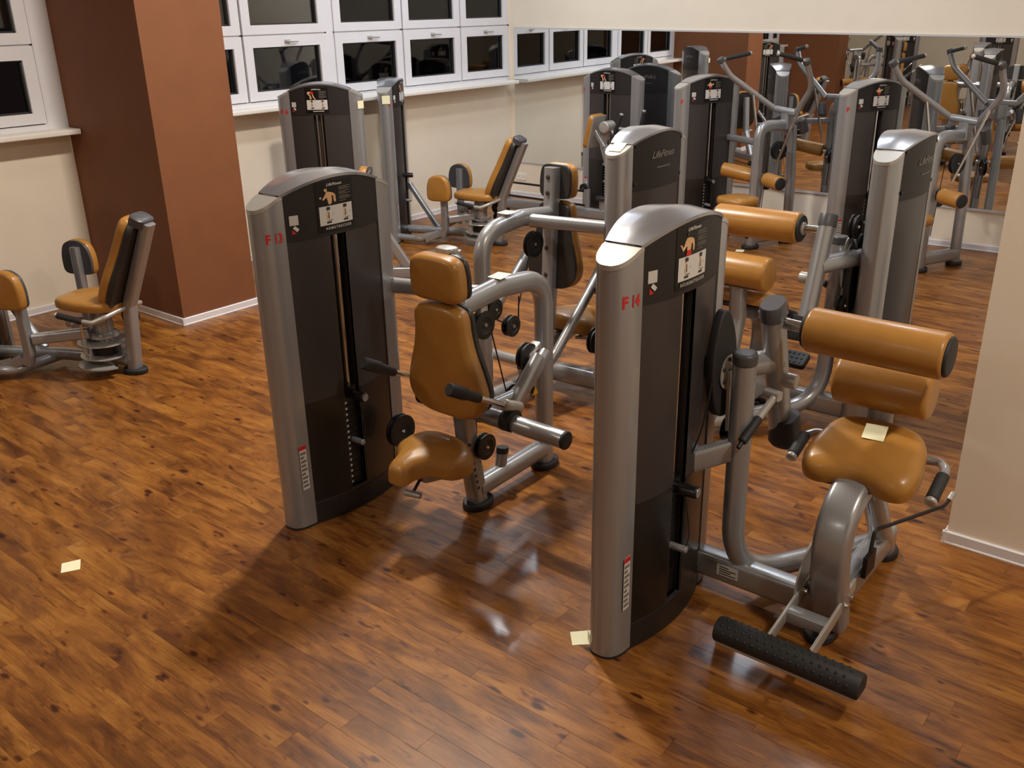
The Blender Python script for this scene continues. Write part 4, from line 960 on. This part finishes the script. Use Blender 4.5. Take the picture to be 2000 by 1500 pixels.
def adductor_machine(root, fnum=None, qa=(.47, .28, 0), qb=(.66, -.32, 0), pz=0., tower_off=(1.139, .124), tower_rot=-157):
    """root at the rear leg, local +x is where the sitter looks"""
    m = Mach(root)
    mt = Mach(root, Matrix.Translation((tower_off[0], tower_off[1], 0)) @ Matrix.Rotation(R(tower_rot), 4, 'Z'))
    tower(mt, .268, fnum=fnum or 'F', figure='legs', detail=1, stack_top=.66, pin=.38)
    leg = m.p('rear_leg', sweep(fillet([(.015, 0, .03), (-.03, 0, .47), (-.275, 0, 1.01)], .06, 6), P_rrect(.085, .07, .018), (0, 1, 0)), 'silver')
    bolts(m, [(-.232, 0, .845), (-.145, 0, .655)], (-.91, 0, -.41), leg)
    foot(m, .015, 0, .085, .065)
    ax = V((-.245, 0, .545)).normalized()
    Mb = frame3((.055, 0, .475), (0, 1, 0), ax)
    half = [(0, 0), (.09, .0), (.135, .03), (.15, .10), (.145, .2), (.12, .34), (.105, .48), (.10, .55), (.08, .60), (.04, .615), (0, .617)]
    bk = m.p('backrest', pad(smooth_outline(sym(half), 4), .065, .026, .008, Mb, z0=0).tf(Matrix.Identity(4)), 'hide')
    n = Mb.to_3x3() @ V((0, 0, 1))
    m.p('backrest_shell', pad(smooth_outline(sym([(x * .985, .003 + y * .985) for x, y in half]), 3), .05, .014, 0, Matrix.Translation(-n * .045) @ Mb), 'pad_shell', bk)
    m.p('shell_cap', sweep([V((-.215, 0, 1.0)), V((-.236, 0, 1.045)), V((-.240, 0, 1.053))], P_rrect(.15, .105, .04), (0, 1, 0), scales=[1, 1, .85]), 'cap_plastic', bk)
    sh = [(-.02, 0), (-.02, .10), (.03, .165), (.16, .19), (.32, .175), (.43, .125), (.46, .05), (.462, 0)]
    full = [(x, y) for x, y in sh] + [(x, -y) for x, y in sh[::-1] if y > 1e-6]
    def wp(x, y, z): return (x, y, z + .12 * max(0, .12 - x) ** 2 - .25 * max(0, x - .3) ** 2)
    st_ = m.p('seat', pad(smooth_outline(full, 4), .065, .03, .012, Matrix.Translation((0.02, 0, .452)), wp), 'hide')
    m.p('seat_plate', box((.05, -.12, .435), (.40, .12, .456)), 'pad_shell', st_, 0)
    for s in (-1, 1):
        h = m.p('side_handle', sweep(fillet([(-.02, s * .03, .46), (.03, s * .17, .43), (.10, s * .215, .40), (.17, s * .215, .405)], .05, 6), P_round(.016, 10), (0, 0, 1)), 'silver_light')
        grip(m, (.165, s * .215, .405), (.36, s * .215, .43), .02, h)
    # pedestal
    m.p('pedestal', lathe([(.075, 0), (.075, .02), (.06, .06), (.06, .30), (.07, .33), (.07, .36), (.055, .43)], (.22, 0, .03), (0, 0, 1), 26), 'silver')
    m.p('seat_bracket', sweep([(.22, 0, .42), (.24, 0, .30), (.33, 0, .2)], P_rrect(.09, .06, .015), (0, 1, 0)), 'silver')
    d1 = m.p('range_disc', lathe([(.0, 0), (.17, 0), (.172, .004), (.17, .008), (0, .008)], (.22, .0, .205), (0, 0, 1), 40), 'silver_light')
    d2 = m.p('range_disc', lathe([(.0, 0), (.165, 0), (.167, .004), (.165, .008), (0, .008)], (.22, .0, .115), (0, 0, 1), 40), 'silver_light')
    ol = [(.18 * math.cos(a), .18 * math.sin(a)) for a in [R(-20 + 170 * i / 20) for i in range(21)]]
    m.p('range_sector', prism(ol, .065, .073, Matrix.Translation((.20, .03, 0))), 'silver_light', smooth=20)
    m.p('disc_hub', lathe([(.09, 0), (.09, .07), (.07, .08)], (.22, 0, .13), (0, 0, 1), 26), 'black')
    m.p('hub_ring', lathe([(.085, 0), (.10, .006), (.10, .02), (.085, .03)], (.22, 0, .235), (0, 0, 1), 26), 'silver_light')
    for s in (-1, 1):
        pr_ = m.p('pull_pin', tube((.27, s * .13, .10), (.27, s * .13, .37), .009, n=10), 'chrome')
        m.p('pin_sleeve', tube((.27, s * .13, .15), (.27, s * .13, .25), .018, n=14), 'silver_light', pr_)
        m.p('pin_cap', capsule((.27, s * .13, .355), (.27, s * .13, .395), .022, .005), 'black', pr_)
        # leg arms with pads facing outwards
        q = V(qa) if s > 0 else V(qb)
        e0, e1 = V((.25, s * .09, .285)), q + V((-.03, -s * .02, .265))
        a = m.p('leg_arm', sweep([e0, e1], P_rrect(.07, .062, .014), (0, 0, 1)), 'silver')
        dv = (e1 - e0).normalized(); sd = V((-dv.y, dv.x, 0)) * -s
        triangle_sign(m, e0 + dv * .17 - V((dv.y, -dv.x, 0)) * (-s) * .0318, -dv * s * -1, (0, 0, 1), a, .02)
        po = m.p('pad_post', sweep(fillet([q + V((.03, 0, .10)), q + V((.0, 0, .17)), q + V((0, 0, .66 + pz))], .04, 4), P_rrect(.058, .062, .012), (0, 1, 0)), 'silver')
        m.p('post_end', lathe([(.0, 0), (.03, 0), (.03, .045), (0, .045)], q + V((.03, -.0225, .12)), (0, 1, 0), 18), 'silver_light', po)
        ohalf = [(0, 0), (.07, .0), (.115, .015), (.128, .06), (.125, .14), (.10, .21), (.05, .243), (0, .25)]
        Mp = frame3(q + V((.02, s * .032, .455 + pz)), (s * 1.0, 0, 0) if s > 0 else (1, 0, 0), (0, 0, 1))
        nn = Mp.to_3x3() @ V((0, 0, 1))
        if nn.y * s < 0: Mp = frame3(q + V((.02, s * .032, .455 + pz)), (-1, 0, 0), (0, 0, 1))
        pd = m.p('thigh_pad', pad(smooth_outline(sym(ohalf), 4), .058, .022, .006, Mp), 'hide')
        Mq = Matrix.Translation((0, -s * .02, 0)) @ Mp
        m.p('pad_backing', pad(smooth_outline(sym([(x * .97, .004 + y * .97) for x, y in ohalf]), 3), .022, .008, 0, Mq), 'cap_plastic', pd)
        g0 = q + V((.06, s * .0, .13)); g1 = q + V((.20, s * .06, .06))
        fp = m.p('foot_peg', sweep([g0, g1], P_rrect(.07, .05, .012), (0, 0, 1)), 'silver')
        m.p('foot_peg_plate', prism(P_oval(.20, .055), 0, .008, frame3(g1 + V((.02, 0, .03)), (.9, s * .3, -.2), (0, 0, 1))), 'silver_light', fp)
    # base frame to the tower
    tx, ty = tower_off
    m.p('base_beam', sweep(fillet([(.02, 0, .085), (.20, 0, .085), (.55, .02, .085), (tx - .05, ty - .02, .085)], .15, 5), P_oval(.08, .085), (0, 0, 1)), 'silver')
    m.p('base_hoop', sweep(fillet([(.62, -.02, .06), (.70, .34, .06), (tx - .05, ty + .22, .06)], .14, 6), P_oval(.065, .07), (0, 0, 1)), 'silver')
    m.p('base_brace', sweep([(.72, .02, .11), (tx - .03, ty - .18, .52)], P_rrect(.05, .05, .012), (0, 1, 0)), 'silver')
    pulley(m, (.12, -.16, .33), .06, (0, 1, 0)); pulley(m, (.12, -.16, .24), .045, (0, 1, 0))
    return m

# ------------------------------------------------------------------ placing the machines
def root_at(name, x, y, rz, label, cat='gym machine', group=None): return empty(name, (x, y, 0), R(rz), label, cat, group)
A = root_at('triceps_press_machine', -3.143, 2.575, 0, 'triceps press machine numbered F 13 with saddle seat and ochre backrest')
triceps_machine(A)
B = root_at('back_extension_machine', -1.521, 2.685, 0, 'back extension machine numbered F 14 with black studded foot roller')
extension_machine(B)
Cm = root_at('chest_press_machine', -2.734, 4.562, 180, 'press machine with its backrest turned away, behind the two numbered machines')
triceps_machine(Cm, variant=1, fnum=None, detail=1)
D = root_at('abdominal_machine', -1.498, 5.08, 180, 'roller machine facing the mirror, behind the back extension machine')
extension_machine(D, fnum=None, name_text=None, variant=1, detail=1)
E2 = root_at('lat_pulldown_machine', -4.365, 8.347, -24, 'lat pulldown machine with raised arms standing beside the curl machine')
pulldown_machine(E2)
E3 = root_at('lat_pulldown_machine', -2.82, 8.405, -24, 'lat pulldown machine with raised arms next to the cream wall block')
pulldown_machine(E3)
E1 = root_at('curl_machine', -5.71, 8.785, -88, 'curl machine with ochre chest pad and two upright handles in the mirror corner')
curl_machine(E1)
F4 = root_at('leg_curl_machine', -6.55, 5.46, -48, 'leg machine numbered F 4 standing in front of the windows')
leg_curl_machine(F4)
def adir(deg): return 180 + (90 - deg)          # facing angle from -y towards -x -> z rotation
G = root_at('hip_adductor_machine', -5.84, 7.0, adir(80), 'hip adductor machine between the windows and the mirror corner')
adductor_machine(G)
Hm = root_at('hip_adductor_machine', -5.556, 2.88, adir(69), 'hip adductor machine standing beside the brown pillar')
adductor_machine(Hm, qa=(.59, .27, 0), qb=(.76, -.46, 0), pz=.03)

def copy_tree(o, parent=None):
    c = o.copy(); C.objects.link(c); c.parent = parent
    for ch in list(o.children): copy_tree(ch, c)
    return c
for src, x, y, rz, lab in ((E2, -5.3, -1.6, 150, 'lat pulldown machine at the unseen end of the gym, visible in the mirror'),
                           (D, -3.6, -3.2, 80, 'roller machine at the unseen end of the gym, visible in the mirror'),
                           (Cm, -5.6, -3.9, 60, 'press machine at the unseen end of the gym, visible in the mirror')):
    c = copy_tree(src); c.location = (x, y, 0); c.rotation_euler = (0, 0, R(rz)); c['label'] = lab

# ------------------------------------------------------------------ sticky notes
def note(loc, u, v, label, s=.076, curl=.012):
    u = V(u).normalized(); v = V(v); v = (v - u * v.dot(u)).normalized(); n = u.cross(v)
    vs = []; k = 6
    for i in range(k + 1):
        for j in range(3):
            a, b = -s / 2 + s * i / k, -s / 2 + s * j / 2
            h = .0006 + curl * max(0, (j / 2 - .35)) ** 2 * (.4 + .6 * i / k)
            vs.append(u * a + v * b + n * h)
    nv = len(vs); vs += [p - n * .0005 for p in vs]
    fs = []
    for i in range(k):
        for j in range(2):
            a = i * 3 + j; fs.append((a, a + 3, a + 4, a + 1)); fs.append((nv + a, nv + a + 1, nv + a + 4, nv + a + 3))
    rim = [i * 3 for i in range(k + 1)] + [k * 3 + 1] + [i * 3 + 2 for i in range(k, -1, -1)] + [1]
    fs += [(rim[i], rim[(i + 1) % len(rim)], nv + rim[(i + 1) % len(rim)], nv + rim[i]) for i in range(len(rim))]
    o = MB().add(vs, fs).build('sticky_note', 'postit', smooth=60); o.location = loc
    return tag(o, label, 'sticky note', 'yellow sticky notes')
def rot2(d): return (math.cos(R(d)), math.sin(R(d)), 0), (-math.sin(R(d)), math.cos(R(d)), 0)
note((-3.648, 1.436, .0008), *rot2(60), 'yellow sticky note alone on the open floor')
note((-1.63, 2.372, .0008), *rot2(42), 'yellow sticky note on the floor beside the F 14 tower')
note((-3.80, 8.11, .0008), *rot2(15), 'yellow sticky note on the floor in front of a lat pulldown machine')

note((-2.60, 3.10, 1.0815), (1, 0, 0), (0, 1, .06), 'yellow sticky note on the frame arch of the triceps press machine')
note((-3.234, 3.93, 1.1515), (1, 0, 0), (0, 1, 0), 'yellow sticky note on the frame arch of the press machine')
note((-2.737, 4.262, 1.499), (1, 0, 0), (0, 1, .45), 'pale sticky note on the tower top of the press machine')
note((-.905, 3.155, .761), (1, .12, 0), (0, 1, .36), 'yellow sticky note on the seat of the back extension machine')

note((-6.55 + .052 * .669 + .347 * .743, 5.46 - .052 * .743 + .347 * .669, 1.44), (.052, .998, 0), (0, 0, 1), 'yellow sticky note on the tower of the leg machine numbered F 4', s=.064, curl=.003)
note((-6.94 + .031 * .839 + .363 * .545, 6.68 + .031 * .545 - .363 * .839, 1.40), (.62, .78, 0), (0, 0, 1), 'yellow sticky note on the tower of the adductor machine by the windows', curl=.003)
note((-1.5785, 2.3475, .045), (.72, -.69, 0), (0, 0, 1), 'small sticky note at the foot of the F 14 tower', s=.045, curl=.002)
